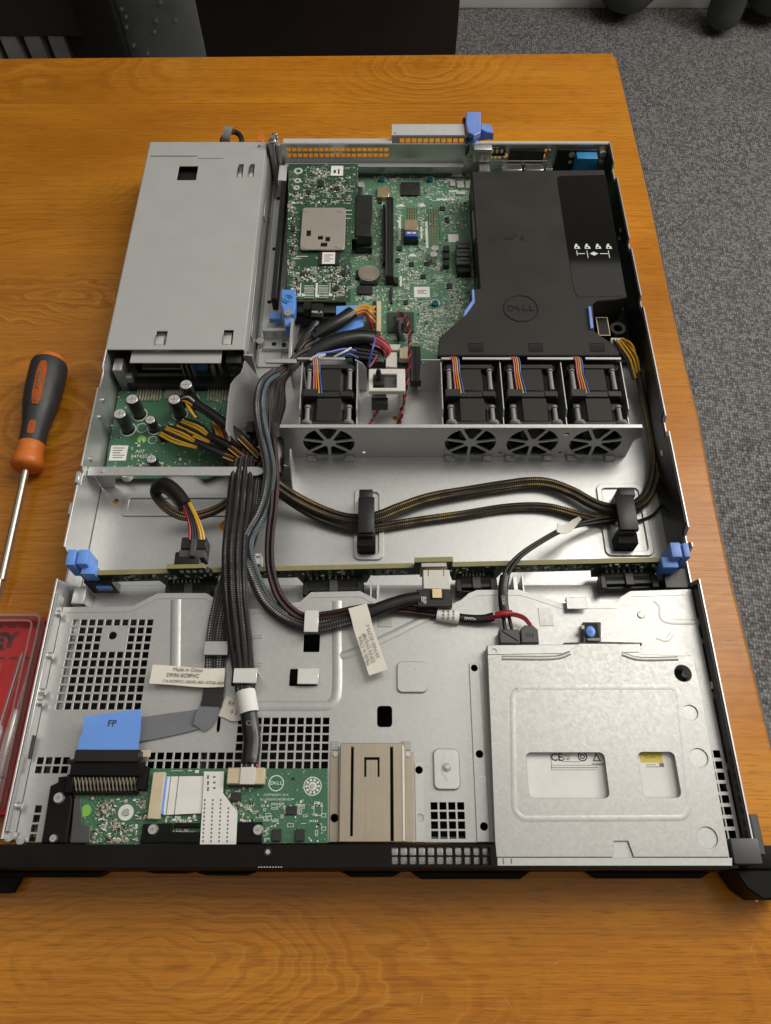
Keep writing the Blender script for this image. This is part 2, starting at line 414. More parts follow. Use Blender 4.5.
    def build(s, name, parent=None, label=None, origin=None, stuff=False):
        mats = [M[m] for m in s.mats]
        if not s.bm.verts: raise RuntimeError('empty ' + name)
        xs = [v.co for v in s.bm.verts]
        c = Vector(origin) if origin is not None else Vector(((min(v.x for v in xs) + max(v.x for v in xs)) / 2, (min(v.y for v in xs) + max(v.y for v in xs)) / 2, min(v.z for v in xs)))
        for v in s.bm.verts: v.co = (v.co - c) * S
        me = bpy.data.meshes.new(name); s.bm.to_mesh(me); s.bm.free()
        for m in mats: me.materials.append(m)
        me.set_sharp_from_angle(angle=R(38))
        o = bpy.data.objects.new(name, me); COL.objects.link(o)
        o['_w'] = [c.x, c.y, c.z]
        if parent is not None:
            o.parent = parent; w = Vector(parent['_w']); o.location = (c - w) * S
        else: o.location = c * S
        if label: o['label'] = label
        if stuff: o['kind'] = 'stuff'
        return o

def smooth(pts, k=6):
    pts = [Vector(p) for p in pts]
    if k <= 1 or len(pts) < 3: return pts
    out = []
    for i in range(len(pts) - 1):
        p0 = pts[i - 1] if i else pts[0] * 2 - pts[1]
        p1, p2 = pts[i], pts[i + 1]
        p3 = pts[i + 2] if i + 2 < len(pts) else p2 * 2 - p1
        for j in range(k):
            t = j / k
            out.append(.5 * ((2 * p1) + (p2 - p0) * t + (2 * p0 - 5 * p1 + 4 * p2 - p3) * t * t + (3 * p1 - p0 - 3 * p2 + p3) * t ** 3))
    out.append(pts[-1]); return out

def thing(name, loc, label, cat, group=None):
    o = bpy.data.objects.new(name, None); COL.objects.link(o)
    o.empty_display_size = .01; o.location = Vector(loc) * S; o['_w'] = list(loc)
    return tag(o, label, cat, group)
def tag(o, label, cat, group=None):
    o['label'] = label; o['category'] = cat
    if group: o['group'] = group
    return o
def copy_tree(o, parent=None):
    c = o.copy(); COL.objects.link(c)
    if parent is not None: c.parent = parent
    for ch in list(o.children): copy_tree(ch, c)
    return c
def shift(o, d, label=None):
    o.location = o.location + Vector(d) * S
    if '_w' in o: o['_w'] = [a + b for a, b in zip(o['_w'], d)]
    if label: o['label'] = label
    return o

def rect(x0, x1, y0, y1): return [(x0, y0), (x1, y0), (x1, y1), (x0, y1)]
def rrect(x0, x1, y0, y1, r, n=4):
    out = []
    for cx, cy, a0 in ((x1 - r, y1 - r, 0), (x0 + r, y1 - r, 90), (x0 + r, y0 + r, 180), (x1 - r, y0 + r, 270)):
        for k in range(n + 1):
            a = R(a0 + 90 * k / n); out.append((cx + r * math.cos(a), cy + r * math.sin(a)))
    return out
def circ(x, y, r, n=16, ry=None): return [(x + r * math.cos(2 * math.pi * k / n), y + (ry or r) * math.sin(2 * math.pi * k / n)) for k in range(n)]
def flat(x, y, z, rz=0.): return Matrix.Translation((x, y, z)) @ Matrix.Rotation(rz, 4, 'Z')
def upright(x, y, z): return Matrix.Translation((x, y, z)) @ Matrix.Rotation(R(90), 4, 'X')   # a sheet drawn in x,z; its +thickness points to -y
def sideways(x, y, z): return Matrix.Translation((x, y, z)) @ Matrix(((0, 0, 1, 0), (1, 0, 0, 0), (0, 1, 0, 0), (0, 0, 0, 1)))  # drawn in y,z; thickness to +x
# ------------------------------------------------------------------ light
w = bpy.data.worlds.new('World'); scene.world = w; w.use_nodes = True
nt = w.node_tree; bg = nt.nodes['Background']
# a bright ceiling overhead, darker walls round the room
tcw = nt.nodes.new('ShaderNodeTexCoord'); dt = nt.nodes.new('ShaderNodeVectorMath'); dt.operation = 'DOT_PRODUCT'
nt.links.new(tcw.outputs['Generated'], dt.inputs[0]); dt.inputs[1].default_value = Vector((.26, .28, .92)).normalized()
rw = nt.nodes.new('ShaderNodeValToRGB'); nt.links.new(dt.outputs['Value'], rw.inputs[0])
el = rw.color_ramp.elements; el[0].position = .40; el[0].color = (.030, .027, .024, 1); el[1].position = .72; el[1].color = (.42, .40, .365, 1)
nt.links.new(rw.outputs[0], bg.inputs[0]); bg.inputs[1].default_value = 1.05
def area(name, loc, target, sx, sy, power, col):
    l = bpy.data.lights.new(name, 'AREA'); l.shape = 'RECTANGLE'; l.size = sx; l.size_y = sy; l.energy = power; l.color = col
    o = bpy.data.objects.new(name, l); COL.objects.link(o); o.location = loc
    o.rotation_euler = (Vector(target) - Vector(loc)).to_track_quat('-Z', 'Y').to_euler(); return o
area('ceiling_lamp', (1.40, 1.15, 1.85), (.8, .85, 0), .75, 2.1, 28, (1., .95, .87))
area('window_light', (2.2, .85, 1.25), (.1, .2, 0), 1.0, .9, 22, (1., .97, .92))
scene.view_settings.view_transform = 'Standard'; scene.view_settings.look = 'None'
scene.view_settings.exposure = .18; scene.view_settings.gamma = 1

# ------------------------------------------------------------------ the room round the table
def PY(px, py, Y):
    c, s = math.cos(TH), math.sin(TH); u = (px - 385.5) / FPX; v = -(py - 512) / FPX
    t = (Y - CAM.y) / (v * c + s); return Vector((CAM.x + u * t, Y, CAM.z + (v * s - c) * t))
b = MB('carpet'); b.plate(rect(-3000, 3500, -2500, 2330), (), -734, -730); f = b.build('floor'); f['kind'] = 'structure'
b = MB('wall_dark'); b.box(-3000, 3500, 2222, 2330, -729, 1770, 0); wl = b.build('wall'); wl['kind'] = 'structure'
b = MB('skirt'); b.box(-3000, 3500, 2208, 2221.5, -729.5, -630, 2); b.build('skirting_board', wl)

t_ = thing('wooden_table', (-300, 200, 0), 'varnished wooden table with a planked top, standing on grey carpet', 'table')
edge = [xy(px, py, 0) for px, py in ((753, 664), (731, 576), (713, 490), (699, 416), (685, 360), (672, 303), (651, 202), (627, 100), (617, 57))]
edge = [(edge[0][0] + 1, -480)] + edge
b = MB('wood'); b.plate(edge + [(edge[-1][0] - 4, 813.6), (-424, 803.6), (-1100, 794), (-1100, -480)], (), -26, 0, 2.5); b.build('tabletop', t_, origin=(0, 0, -26))
b = MB('chair_grey'); b.plate([(x + 2.4, y) for x, y in edge] + [(x - .5, y) for x, y in edge[::-1]], (), -22, -5); b.build('edge_band', t_)
for x in (-1040, 215):
    for y in (-420, 745):
        b = MB('wood'); b.box(x - 30, x + 30, y - 30, y + 30, -729.5, -26.5, 3); b.build('leg', t_)

g = random.Random(12); b = MB('wear')
for px, py, dx, dy in ((424, 988, -5, 24), (500, 992, 14, 20), (62, 872, -4, 14), (735, 905, 10, -22), (748, 955, 6, -18), (600, 915, 16, 5), (706, 470, 12, 4), (700, 520, 16, 3), (716, 580, 14, -5), (680, 400, 8, 3), (712, 640, 18, 6), (560, 960, -9, 6), (350, 880, 7, 9), (540, 75, 7, -4), (200, 90, 12, 2)):
    p, q = P(px, py, .02), P(px + dx, py + dy, .02); d = (q - p).normalized(); n = Vector((-d.y, d.x, 0)) * .28
    m_ = p.lerp(q, .45) + n * g.uniform(-2, 2)
    b.plate([(p.x, p.y), (m_.x + n.x, m_.y + n.y), (q.x, q.y), (m_.x - n.x, m_.y - n.y)], (), .01, .03)
b.build('scratches', t_, stuff=True)

Y0 = 1400
def vx(px, py=0): return PY(px, py, Y0).x
cab = thing('cabinet', (0, Y0, -729), 'tall dark brown cabinet with black post and smoked side panel behind the table', 'cabinet')
b = MB('dark_cab'); b.box(vx(195), vx(460), Y0, Y0 + 420, -729, 500, 2); b.build('door_panel', cab)
b = MB('black'); b.box(vx(75), vx(115), Y0 - 30, Y0 + 300, -729, 500, 2); b.build('post', cab)
b = MB('smoke'); b.box(vx(115) + .5, vx(195) - .5, Y0 - 2, Y0 + 250, -729, 500, 1); b.build('side_panel', cab)
b = MB('screw')
for x, y in ((468, 35), (485, 65), (487, 105), (515, 175), (570, 205), (602, 80), (595, 122), (677, 78), (618, 10)):
    p = PY(x / 3.855, y / 3.855, Y0 - 2); b = MB('screw'); b.cyl(p, p + Vector((0, -2.5, 0)), 2.8); b.build('rivet', cab)
Y1 = 1440
lc = thing('storage_unit', (-800, Y1, -729), 'dark grey unit with a ribbed lighter panel at its foot behind the table', 'storage unit')
z_ = PY(40, 36, Y1).z
b = MB('dark_grey'); b.box(-1400, PY(84, 20, Y1).x, Y1, Y1 + 300, z_, 500, 2); b.build('upper_panel', lc)
b = MB('mid_grey'); x = -1100
xr = PY(86, 50, Y1).x
while x < xr - 45:
    b.box(x, x + 32, Y1 + 2, Y1 + 30, -729, z_ - 1, 3); x += 46
b.use('dark_grey').box(-1400, xr, Y1 + 24, Y1 + 290, -729, z_ - 1.5, 1)
b.build('ribbed_panel', lc)

ch = thing('armchair', (620, 2150, -729), 'dark grey chair with thick rounded feet standing by the white skirting', 'chair')
for px, py, r, zf in ((625, 11, 80, -700), (721, 29, 46, -712), (772, 14, 84, -700)):
    q = P(px, py, zf); c0 = Vector((q.x, q.y + r * .35, zf)); b = MB('chair_grey')
    b.rings([(c0 + Vector((0, 0, h)), r * k) for h, k in ((0, .45), (r * .12, .75), (r * .4, .95), (r * .9, 1.), (r * 1.8, .98), (420, .9))], 24); b.build('leg', ch)
b = MB('chair_grey'); b.box(430, 1120, 2060, 2206, -300, -180, 30); b.build('seat', ch)

# ------------------------------------------------------------------ the server's sheet-metal case
sv = thing('server_chassis', (0, 300, 0), 'open galvanised steel rack server case lying on the wooden table', 'server case')
CZ = 31.2      # top of the drive cover
Z1 = 42.5
b = MB('steel')
holes = [circ(*xy(px, py, 2), 2.2) for px, py in ((116, 501), (395, 418))] + [circ(*xy(225.5, 526, 2), 4.6)]
b.plate(rect(-215.5, 215.5, 2, 603), holes, .6, 2.); b.build('floor_pan', sv)
# raised seats pressed into the floor
b = MB('steel')
for px0, px1, py0, py1 in ((353, 384, 488, 560), (606, 642, 484, 556)):
    x0, y0 = xy(px0, py1, 3); x1, y1 = xy(px1, py0, 3)
    b.plate(rrect(x0, x1, y0, y1, 5), [rrect(x0 + 4, x1 - 4, y0 + 4, y1 - 4, 3)], 2.05, 3.6, .7); b.build('pressed_seat', sv); b = MB('steel')
x0, y0 = xy(100, 522, 3); x1, y1 = xy(300, 486, 3)
b.plate(rrect(-196, -84, 228, 247, 3), [rrect(-192, -88, 231.5, 243.5, 2)] , 2.05, 3.2, .5)
b.build('pressed_seat', sv)
# walls
def wall_outline(notch):
    pts = [(-2, .6), (604, .6), (604, Z1)]
    for y0, y1, d in notch: pts += [(y1 + 3, Z1), (y1, Z1 - d), (y0, Z1 - d), (y0 - 3, Z1)]
    return pts + [(-2, Z1)]
b = MB('steel'); b.plate(wall_outline([(322, 336, 3), (236, 246, 5), (163, 181, 14)]), [circ(y, z, 2.4) for y, z in ((60, 36.5), (96, 25))], 0, 1.2, .2, sideways(-217.2, 0, 0)); 
b.build('side_wall', sv, 'bright steel side wall')
b = MB('steel'); b.plate(wall_outline([(560, 574, 6), (470, 476, 4), (404, 410, 4), (282, 290, 5), (190, 196, 8), (163, 181, 14)]), (), 0, 1.2, .2, sideways(216, 0, 0))
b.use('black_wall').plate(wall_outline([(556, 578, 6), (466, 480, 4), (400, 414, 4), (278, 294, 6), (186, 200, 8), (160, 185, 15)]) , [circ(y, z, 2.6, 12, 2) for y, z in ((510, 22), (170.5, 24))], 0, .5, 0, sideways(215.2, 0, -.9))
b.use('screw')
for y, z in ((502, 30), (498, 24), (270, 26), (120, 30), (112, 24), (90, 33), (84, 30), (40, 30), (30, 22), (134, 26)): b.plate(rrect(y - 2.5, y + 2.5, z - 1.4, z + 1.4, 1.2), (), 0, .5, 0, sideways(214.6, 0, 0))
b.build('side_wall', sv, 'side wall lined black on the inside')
# folded ledge, rivets and hooks of the wall on the left side of the drive cover
b = MB('steel'); b.box(-215.8, -213.6, 2, 150, 31.4, 41.5, .3); 
b.use('screw')
for px, py in ((57, 614), (47, 656), (37.5, 692), (37, 703), (17, 806)):
    p = P(px, py, 36); b.cyl((-213.6, p.y, 36), (-211.2, p.y, 36), 2.6, 2.0, 12)
b.use('black').box(-213.5, -212.9, 44, 58, 33, 36, .1)
b.build('wall_ledge', sv)
for y in (210, 236): b = MB('steel'); b.box(-220.4, -217.3, y, y + 10, 18, 40, .6); b.build('wall_hook', sv)
for y in (300, 316, 262, 252): b = MB('screw'); b.cyl((-215.9, y, 30), (-214.6, y, 30), 2.2, 1.8, 12); b.build('rivet', sv)
# rear panel
rp = MB('steel')
gh = []
for i in range(19):
    for j in range(2): gh.append(rect(-89 + i * 5.15, -84.9 + i * 5.15, 27 + j * 6, 31.6 + j * 6))
for i in range(4): gh.append(rect(101 + i * 4, 104 + i * 4, 26, 31)); 
for i in range(3): gh.append(rect(101.5 + i * 4, 104.5 + i * 4, 34, 38))
gh.append(rrect(126, 152, 26, 34, 2)); gh.append(circ(120, 29, 2.4)); gh.append(circ(158, 29, 2.2)); gh.append(circ(158, 35, 1.8))
gh += [rect(128 + i * 5, 131 + i * 5, 19, 22) for i in range(6)]
rp.plate([(-108, .6), (215, .6), (215, Z1 - 1), (-108, Z1 - 1)], gh, 0, 1.2, 0, upright(0, 604, 0))
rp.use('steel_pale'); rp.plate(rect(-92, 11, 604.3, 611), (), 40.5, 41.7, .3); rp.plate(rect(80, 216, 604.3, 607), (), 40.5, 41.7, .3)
rp.box(-92, 80, 597, 602.6, 20.6, 21.8, .2); rp.use('steel'); rp.box(-92, 79, 601.5, 602.7, 10, 20.5, 0)
rp.build('rear_panel', sv)
b = MB('steel_dark'); b.box(-104, -99, 596, 606, 2, 47, .8); b.box(-98, -94.5, 598, 606.5, 2, 44, .8); b.use('nickel').box(-101.5, -96.5, 607, 609.5, 40, 49, .5)
b.box(-104, -97, 596, 600, 47.2, 49.5, .6); b.use('steel_dark').cyl((-100, 600, 49.5), (-100, 600, 51.5), 2.5)
b.build('corner_post', sv)
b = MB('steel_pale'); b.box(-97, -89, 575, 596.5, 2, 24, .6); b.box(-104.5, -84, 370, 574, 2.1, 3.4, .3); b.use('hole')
for px, py in ((278.5, 198.5), (274.5, 249), (269.5, 302), (274, 344)): p = P(px, py, 3.4); b.cyl((p.x, p.y, 3.42), (p.x, p.y, 3.5), 2.1)
b.use('steel_dark').box(-103.8, -102.9, 370, 600, 3.4, 7, .1)
b.use('ink')
p = P(270, 218, 3.5)
for dz in (0, 4, 7): b.box(p.x - 1.2, p.x + 1.2, p.y - dz, p.y - dz - .8, 3.42, 3.5, 0)
b.build('rear_channel', sv)

# drive cover
O = PP([(63, 607, CZ), (133, 606, CZ), (142, 601, CZ), (158, 593, CZ), (206, 593, CZ), (217, 600, CZ), (230, 609, CZ), (259, 608, CZ), (300, 601.6, CZ), (311, 592, CZ), (360, 591, CZ), (376, 599, CZ), (400, 606, CZ), (452, 604, CZ), (461, 600, CZ), (469, 593, CZ), (477, 589.8, CZ), (519, 589.5, CZ), (530, 592.6, CZ), (543, 597, CZ), (561, 603, CZ), (616, 602.5, CZ), (623, 596, CZ), (631, 591, CZ), (692, 589, CZ)])
out = [(p.x, p.y) for p in O]; out[0] = (-213.5, out[0][1]); out[-1] = (214.6, out[-1][1])
out = [(-213.5, -3), (214.6, -3)] + out[::-1]
H = []
HS = 4.1
def grid(xs, ys, skip=lambda i, j: False, r=HS):
    for i, x in enumerate(xs):
        for j, y in enumerate(ys):
            if not skip(i, j): H.append(rect(x - r / 2, x + r / 2, y - r / 2, y + r / 2))
grid([-203 + 5.55 * i for i in range(10)], [133 - 5.6 * j for j in range(11)], lambda i, j: 4 <= i <= 6 and 1 <= j <= 3)
H.append(circ(*xy(112.6, 635.5, CZ), 2.7))
pit = 5.35
x0, y0 = xy(66, 760.7, CZ); grid([x0 - pit * i for i in range(4)], [y0, y0 - pit])
x0, y0 = xy(38, 809, CZ); grid([x0], [y0 - pit * j for j in range(4)])
x0, y0 = xy(326, 721, CZ); grid([x0 - pit * i for i in range(11)], [y0 - pit * j for j in range(6)])
x2, y2 = xy(235, 760, CZ); grid([x0 - pit * i for i in range(11, 21)], [y0 - pit * 4, y0 - pit * 5])
x0, y0 = xy(434, 806, CZ); grid([x0 + pit * i for i in range(4)], [y0 - pit * j for j in range(4)])
for py, pxs in ((754, (725, 735.5)),):
    x0, y0 = xy(725.5, 754, CZ); grid([205.0, 210.3], [y0 - 6.6 * j for j in range(8)], r=4.3)
def hx(px0, py0, px1, py1, r=.8):
    a = xy(px0, py1, CZ); c = xy(px1, py0, CZ); H.append(rrect(a[0], c[0], a[1], c[1], r, 2))
hx(377, 706, 392, 727, 2); hx(303, 634, 320, 652); hx(289, 669, 318, 686); hx(231, 668, 257, 686); hx(216, 716, 221, 733, 2)
for px, py in ((479.5, 754), (484, 826.5), (419, 770), (334.5, 818)): H.append(circ(*xy(px, py, CZ), 2.3))
H.append(circ(*xy(474.3, 668, CZ), 2.2))
b = MB('steel_cover'); b.plate(out, H, CZ - 1.2, CZ, .15)
# turned-down rear lip that follows the edge
lip = [Vector((x, y - .6, CZ - 4)) for x, y in out[2:]]
cover = b.build('drive_cover', sv)
b = MB('steel_cover')
b.ribbon([p + Vector((0, 1.1, -1.6)) for p in lip[::-1]], 4.4, .8, side=Vector((0, 0, 1))); b.ribbon([p + Vector((0, -3.2, 4.15)) for p in lip], .8, .3, side=Vector((0, 1, 0)))
def ridge(pts, r=2.6, h=.9):
    b.tube([P(px, py, CZ - .25) for px, py in pts], r, 10, 5, h / r, Vector((0, 0, 1)))
ridge(((176, 600), (175.5, 640), (175, 678)), 3.6, 1.1)
ridge(((337, 601), (337, 640), (337, 690), (332, 703), (320, 706), (258, 706)), 3.4, .9)
ridge(((339, 656), (352, 653), (390, 636), (428, 617)), 3.0, .8)
ridge(((206, 637), (262, 637)), 1.4, .7); ridge(((240, 665), (262, 665)), 1.4, .7)
ridge(((655, 600), (661, 607), (662, 618), (672, 622), (700, 622)), 2.6, .45); ridge(((672, 634), (666, 640), (656, 637)), 2.2, .4)
a = xy(397, 693, CZ); c = xy(427, 662, CZ); b.plate(rrect(a[0], c[0], a[1], c[1], 3.5), (), CZ + .02, CZ + 1.6, .95); b.use('steel_dark'); p = P(415, 669.5, CZ); b.cyl((p.x, p.y, CZ + 1.6), (p.x, p.y, CZ + 1.7), .7); b.use('steel_cover')
b.build('pressed_ridge', cover)
b = MB('steel'); a = xy(434, 790, CZ); c = xy(459, 749, CZ)
b.plate(rrect(a[0], c[0], a[1], c[1], 3.5), (), CZ + .02, CZ + 1.8, 1.05)
cx, cy = (a[0] + c[0]) / 2, (a[1] + c[1]) / 2
b.plate([(cx, cy - 7.5), (cx + 3, cy - 2), (cx + 3, cy + 2.5), (cx + 1, cy + 7), (cx - 1, cy + 7), (cx - 3, cy + 2.5), (cx - 3, cy - 2)], (), CZ + 1.85, CZ + 2.1, .05); b.use('steel_dark').cyl((cx, cy + .8, CZ + 2.1), (cx, cy + .8, CZ + 3), 2.7, 2.4); b.use('screw').cyl((cx, cy + .8, CZ + 3), (cx, cy + .8, CZ + 4), 1.6, 1.3)
b.build('keyhole_boss', cover)
# strips on the cover
b = MB('steel'); a = xy(416, 842, CZ); c = xy(423, 762, CZ)
b.plate(rect(a[0], c[0], a[1], c[1]), [circ(*xy(419, 770, CZ + .5), 2.3), circ(*xy(420, 818, CZ + .5), 2.3)], CZ + .05, CZ + .6, .1)
b.use('steel_cover'); a = xy(474, 840, CZ); c = xy(483, 665, CZ)
b.plate([xy(477, 842, CZ), xy(490, 842, CZ), xy(479, 664, CZ), xy(469, 664, CZ)], [circ(*xy(474.3, 668, CZ + .9), 2.2), circ(*xy(479.5, 754, CZ + .9), 2.3), circ(*xy(484, 826.5, CZ + .9), 2.3)], CZ + .05, CZ + .95, .15); b.use('screw'); p = P(482.5, 779, CZ + 1); b.plate(circ(p.x, p.y, 2), [circ(p.x, p.y, 1.6)], CZ + .96, CZ + 1.1); b.use('steel_dark').plate([xy(490.5, 842, CZ), xy(498, 842, CZ), xy(488, 664, CZ), xy(479.5, 664, CZ)], (), CZ + .05, CZ + .3, 0)  # last dark strip: shadow of the gap by the drive, painted as steel
b.build('seam_strip_and_shade', cover)
# folded tabs that hold the cables
def tab(px0, py0, px1, py1, m, h=5.5, th=1.1, lbl=None):
    a = xy(px0, py1, CZ + h); c = xy(px1, py0, CZ + h)
    q = MB(m); x0, x1, y0, y1 = a[0], c[0], a[1], c[1]
    q.box(x0, x1, y0, y1, CZ + h - th, CZ + h, .5); q.box(x0 + .4, x1 - .4, y1 - th - .2, y1 - .2, CZ - .4, CZ + h - th - .05, .2)
    q.build('cable_tab', cover)
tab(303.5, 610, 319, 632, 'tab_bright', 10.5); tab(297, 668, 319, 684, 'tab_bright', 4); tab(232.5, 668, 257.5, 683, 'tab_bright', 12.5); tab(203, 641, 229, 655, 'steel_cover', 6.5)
tab(567, 597, 586, 609, 'steel_cover', 5); 
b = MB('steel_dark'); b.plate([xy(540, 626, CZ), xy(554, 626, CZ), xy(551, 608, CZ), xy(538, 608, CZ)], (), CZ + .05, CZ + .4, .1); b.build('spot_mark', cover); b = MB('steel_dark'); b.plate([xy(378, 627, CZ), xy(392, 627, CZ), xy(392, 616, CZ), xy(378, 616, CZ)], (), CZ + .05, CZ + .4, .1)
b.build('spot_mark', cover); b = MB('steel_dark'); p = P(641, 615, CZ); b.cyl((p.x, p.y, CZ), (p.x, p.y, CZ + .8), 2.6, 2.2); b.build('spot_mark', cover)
# drive bay under the cover: back rail, bay dividers and end brackets that show through the openings
b = MB('steel'); b.box(-213, 213, 152, 170, 2.1, 7, .4)
for x in (-110, -5, 100): b.box(x - .6, x + .6, 2, 168, 2.1, 29.6, .1)
b.box(-1, .6, 150, 168, 7, 29, .1); b.box(93.5, 96.5, 150, 168, 7, 28, .2); b.box(-212, -203, 149, 162, 7.1, 24, 1.)
b.build('drive_bay', sv)
b = MB('hole'); b.box(-212.5, 212.5, 2.5, 149.5, 2.1, 2.6, 0); b.build('bay_shade', sv)  # black sheet over the floor pan, painting the shade inside the bay

# front bezel
bz = MB('bezel')
vh = []
vx0 = xy(391, 855, Z1)[0]; pitch = (68 - vx0 - 2) / 11.
for i in range(11):
    for j in range(2): vh.append(rrect(vx0 + pitch * i, vx0 + pitch * i + pitch * .76, -15.6 + 5.0 * j, -11.5 + 5.0 * j, .8, 2))
bz.plate(rect(-217, 68.3, -17.4, -4.9), vh, Z1 - 1.5, Z1, .35)
bz.plate(rect(-217, 206, 3, Z1 - 1.6), [rect(70, 200, 29.5, Z1 - 1.5)] , 0, 2.2, .2, upright(0, -15.2, 0))
bz.use('black').box(68.6, 204, -17.6, -15.2, 30, 39.4, .3)
bezel = bz.build('front_bezel', sv)
b = MB('bezel')
def foot(px0, px1, y, z1):
    b = MB('bezel'); x0, x1 = xy(px0, 876, 20)[0], xy(px1, 876, 20)[0]
    b.plate([(x0, -17.6), (x0 + 6, y), (x1 - 6, y), (x1, -17.6)], (), .6, z1, .6); b.build('drive_latch', bezel)
for q in ((190, 252, -19.4, 7), (-30, 100, -20.5, 12), (340, 402, -20.2, 7), (412, 534, -21.4, 7), (592, 720, -21, 7), (138, 188, -18.4, 9)): foot(*q)
b = MB('steel_cover')
for i in range(11): b.plate(rrect(vx0 + pitch * i - .2, vx0 + pitch * i + pitch * .8, -16, -6, .8, 2), (), 30, 33, 1.0)
b.build('vent_backing', bezel)
b = MB('silk'); p0 = xy(258, 867, Z1)[0]
for i in range(9): b.box(p0 + 1.6 * i, p0 + 1.6 * i + .9, -17.0, -16.6, Z1, Z1 + .05, 0)
b.build('legend', bezel)
b = MB('bezel'); b.box(xy(258, 860, Z1)[0], xy(258.6, 860, Z1)[0], -17.2, -5, Z1, Z1 + .15, 0); p = P(268, 852, Z1); b.use('black').cyl((p.x, p.y, Z1), (p.x, p.y, Z1 + .6), 2.8, 2.5); b.use('screw').cyl((p.x, p.y, Z1 + .6), (p.x, p.y, Z1 + .8), 1.3); b.build('bezel_screw', bezel)
b = MB('grey_plastic'); a = xy(735, 864, Z1); c = xy(758, 838, Z1)
b.box(a[0], c[0], a[1], c[1], 6, Z1, .8); b.use('bezel').plate([(208, -17.7), (213, -27), (221, -33), (241, -33), (241, -17.7)], (), 3, 30, .8); b.box(a[0] + 1, 241, -17, -4, 3, 24, 1); b.use('grey_plastic').box(220.5, 225.5, -10, 12, 12, 36, .6)
b.use('screw').cyl((222, -33.1, 18), (222, -34, 18), 1.2); b.build('rack_ear', sv, 'black rack ear with a grey block')
b = MB('bezel'); b.plate([(-241, -30), (-219, -29), (-214, -17.7), (-241, -17.7)], (), 3, 9, .8); b.box(-241, -217.6, -17, -4, 3, 26, 1)
b.use('screw').cyl((-214.5, 0, 34), (-214.5, 0, 38), 3.2); b.cyl((-209, -2, 31.2), (-209, -2, 34), 2.6); b.build('rack_ear', sv)

# tie bar over the supply board, curved guard plate
b = MB('steel')
b.plate([(-215.6, 246.5), (-90, 246.5), (-86.5, 248), (-85.2, 250.4), (-86.5, 253), (-90, 254.4), (-215.6, 254.4)], (), 31, 32.2, .35)
b.plate([(-215, 2.2), (-205, 2.2), (-199, 22), (-192, 28), (-120, 28), (-112, 20), (-108, 2.2), (-97, 2.2), (-90, 8), (-87, 31), (-215, 31)], (), 0, 1.1, .15, upright(0, 254.3, 0))
b.use('screw').cyl((-205, 250.5, 31), (-205, 250.5, 33), 2.0, 1.5)
p = P(285, 0, 0)
b.cyl((-104, 246.5, 15), (-104, 244.6, 15), 2.2, 1.8)
b.build('tie_bar', sv)
b = MB('steel')
def gx(z): return -118 + (42 - z) * .35
tops = [(244, 361), (243, 367), (240.5, 373), (235, 378), (230.5, 384), (228, 400), (226, 420), (225.5, 430), (229, 436)]
ring = [P(px, py, 41) for px, py in tops]
n_ = len(ring); cols = []
for k, fz in enumerate((1., .75, .5, .25, .0)):
    cols.append([Vector((p.x + (1 - fz) * (15 + 3 * math.sin(i * .9)), p.y - (1 - fz) * 3, 2.3 + (p.z - 2.3) * fz)) for i, p in enumerate(ring)])
vs = [[b.bm.verts.new(v) for v in c] for c in cols]; vs2 = [[b.bm.verts.new(v + Vector((1.3, 0, .2))) for v in c] for c in cols]
fs = []
for k in range(4):
    for i in range(n_ - 1):
        fs.append(b.bm.faces.new((vs[k][i], vs[k][i + 1], vs[k + 1][i + 1], vs[k + 1][i]))); fs.append(b.bm.faces.new((vs2[k][i], vs2[k + 1][i], vs2[k + 1][i + 1], vs2[k][i + 1])))
for i in range(n_ - 1): fs.append(b.bm.faces.new((vs[0][i], vs2[0][i], vs2[0][i + 1], vs[0][i + 1])))
b._done(fs)
b.box(-108, -100.5, 352, 354, 2.1, 40, .5); b.use('screw')
for y in (300, 286): b.cyl((-101, y, 9), (-99.5, y, 9), 2, 1.5)
b.build('guard_plate', sv)
p = P(240, 437, 28); b = MB('grey_plastic'); b.plate([(p.x - 8, p.y - 8), (p.x + 7, p.y - 8), (p.x + 8, p.y + 4), (p.x + 4, p.y + 7), (p.x - 6, p.y + 7)], (), 22, 28, .8); b.build('guard_foot', sv)
b = MB('steel')
p = P(292, 445, 38); b.plate([(p.y - 2, 36), (p.y - 9, 34), (p.y - 20, 22), (p.y - 26, 6), (p.y - 26, 2.3), (p.y - 2, 2.3)], (), 0, 1.1, .15, sideways(-66.5, 0, 0))
p = P(283, 465, 24); b.plate([(-79, 24), (-72, 25), (-66, 22), (-66, 2.3), (-79, 2.3)], (), 0, 1.2, .2, upright(0, p.y, 0))
b.build('bracket_wing', sv)
# ------------------------------------------------------------------ power supply and its cage
def pbox(b, px0, py0, px1, py1, z0, z1, bev=.3):
    """box whose top face spans a surveyed rectangle at height z1"""
    a = P(px0, py1, z1); c = P(px1, py0, z1); m = P((px0 + px1) / 2, (py0 + py1) / 2, z1)
    hw = (px1 - px0) / 2 * (m.y * .465 + 41.5 * .465 + (523 - z1) * .885) / 770
    b.box(m.x - hw, m.x + hw, a.y, c.y, z0, z1, bev); return b
def pcyl(b, px, py, z0, z1, r, r1=None, n=16):
    p = P(px, py, z1); b.cyl((p.x, p.y, z0), (p.x, p.y, z1), r, r1, n); return b
ps = thing('power_supply_cage', (-161, 480, 0), 'grey painted steel power supply cage beside the open mainboard bay', 'power supply')
zc = 42.8
b = MB('paint_grey')
a = xy(176.5, 180, zc); c = xy(198, 166, zc)
hs = [[(a[0], a[1]), (c[0], a[1]), (c[0], c[1]), (a[0], c[1])]]
p = xy(149, 156, zc); q = xy(197, 156, zc); hs.append(rect(-214.0, q[0], p[1] - .5, p[1] + .45))
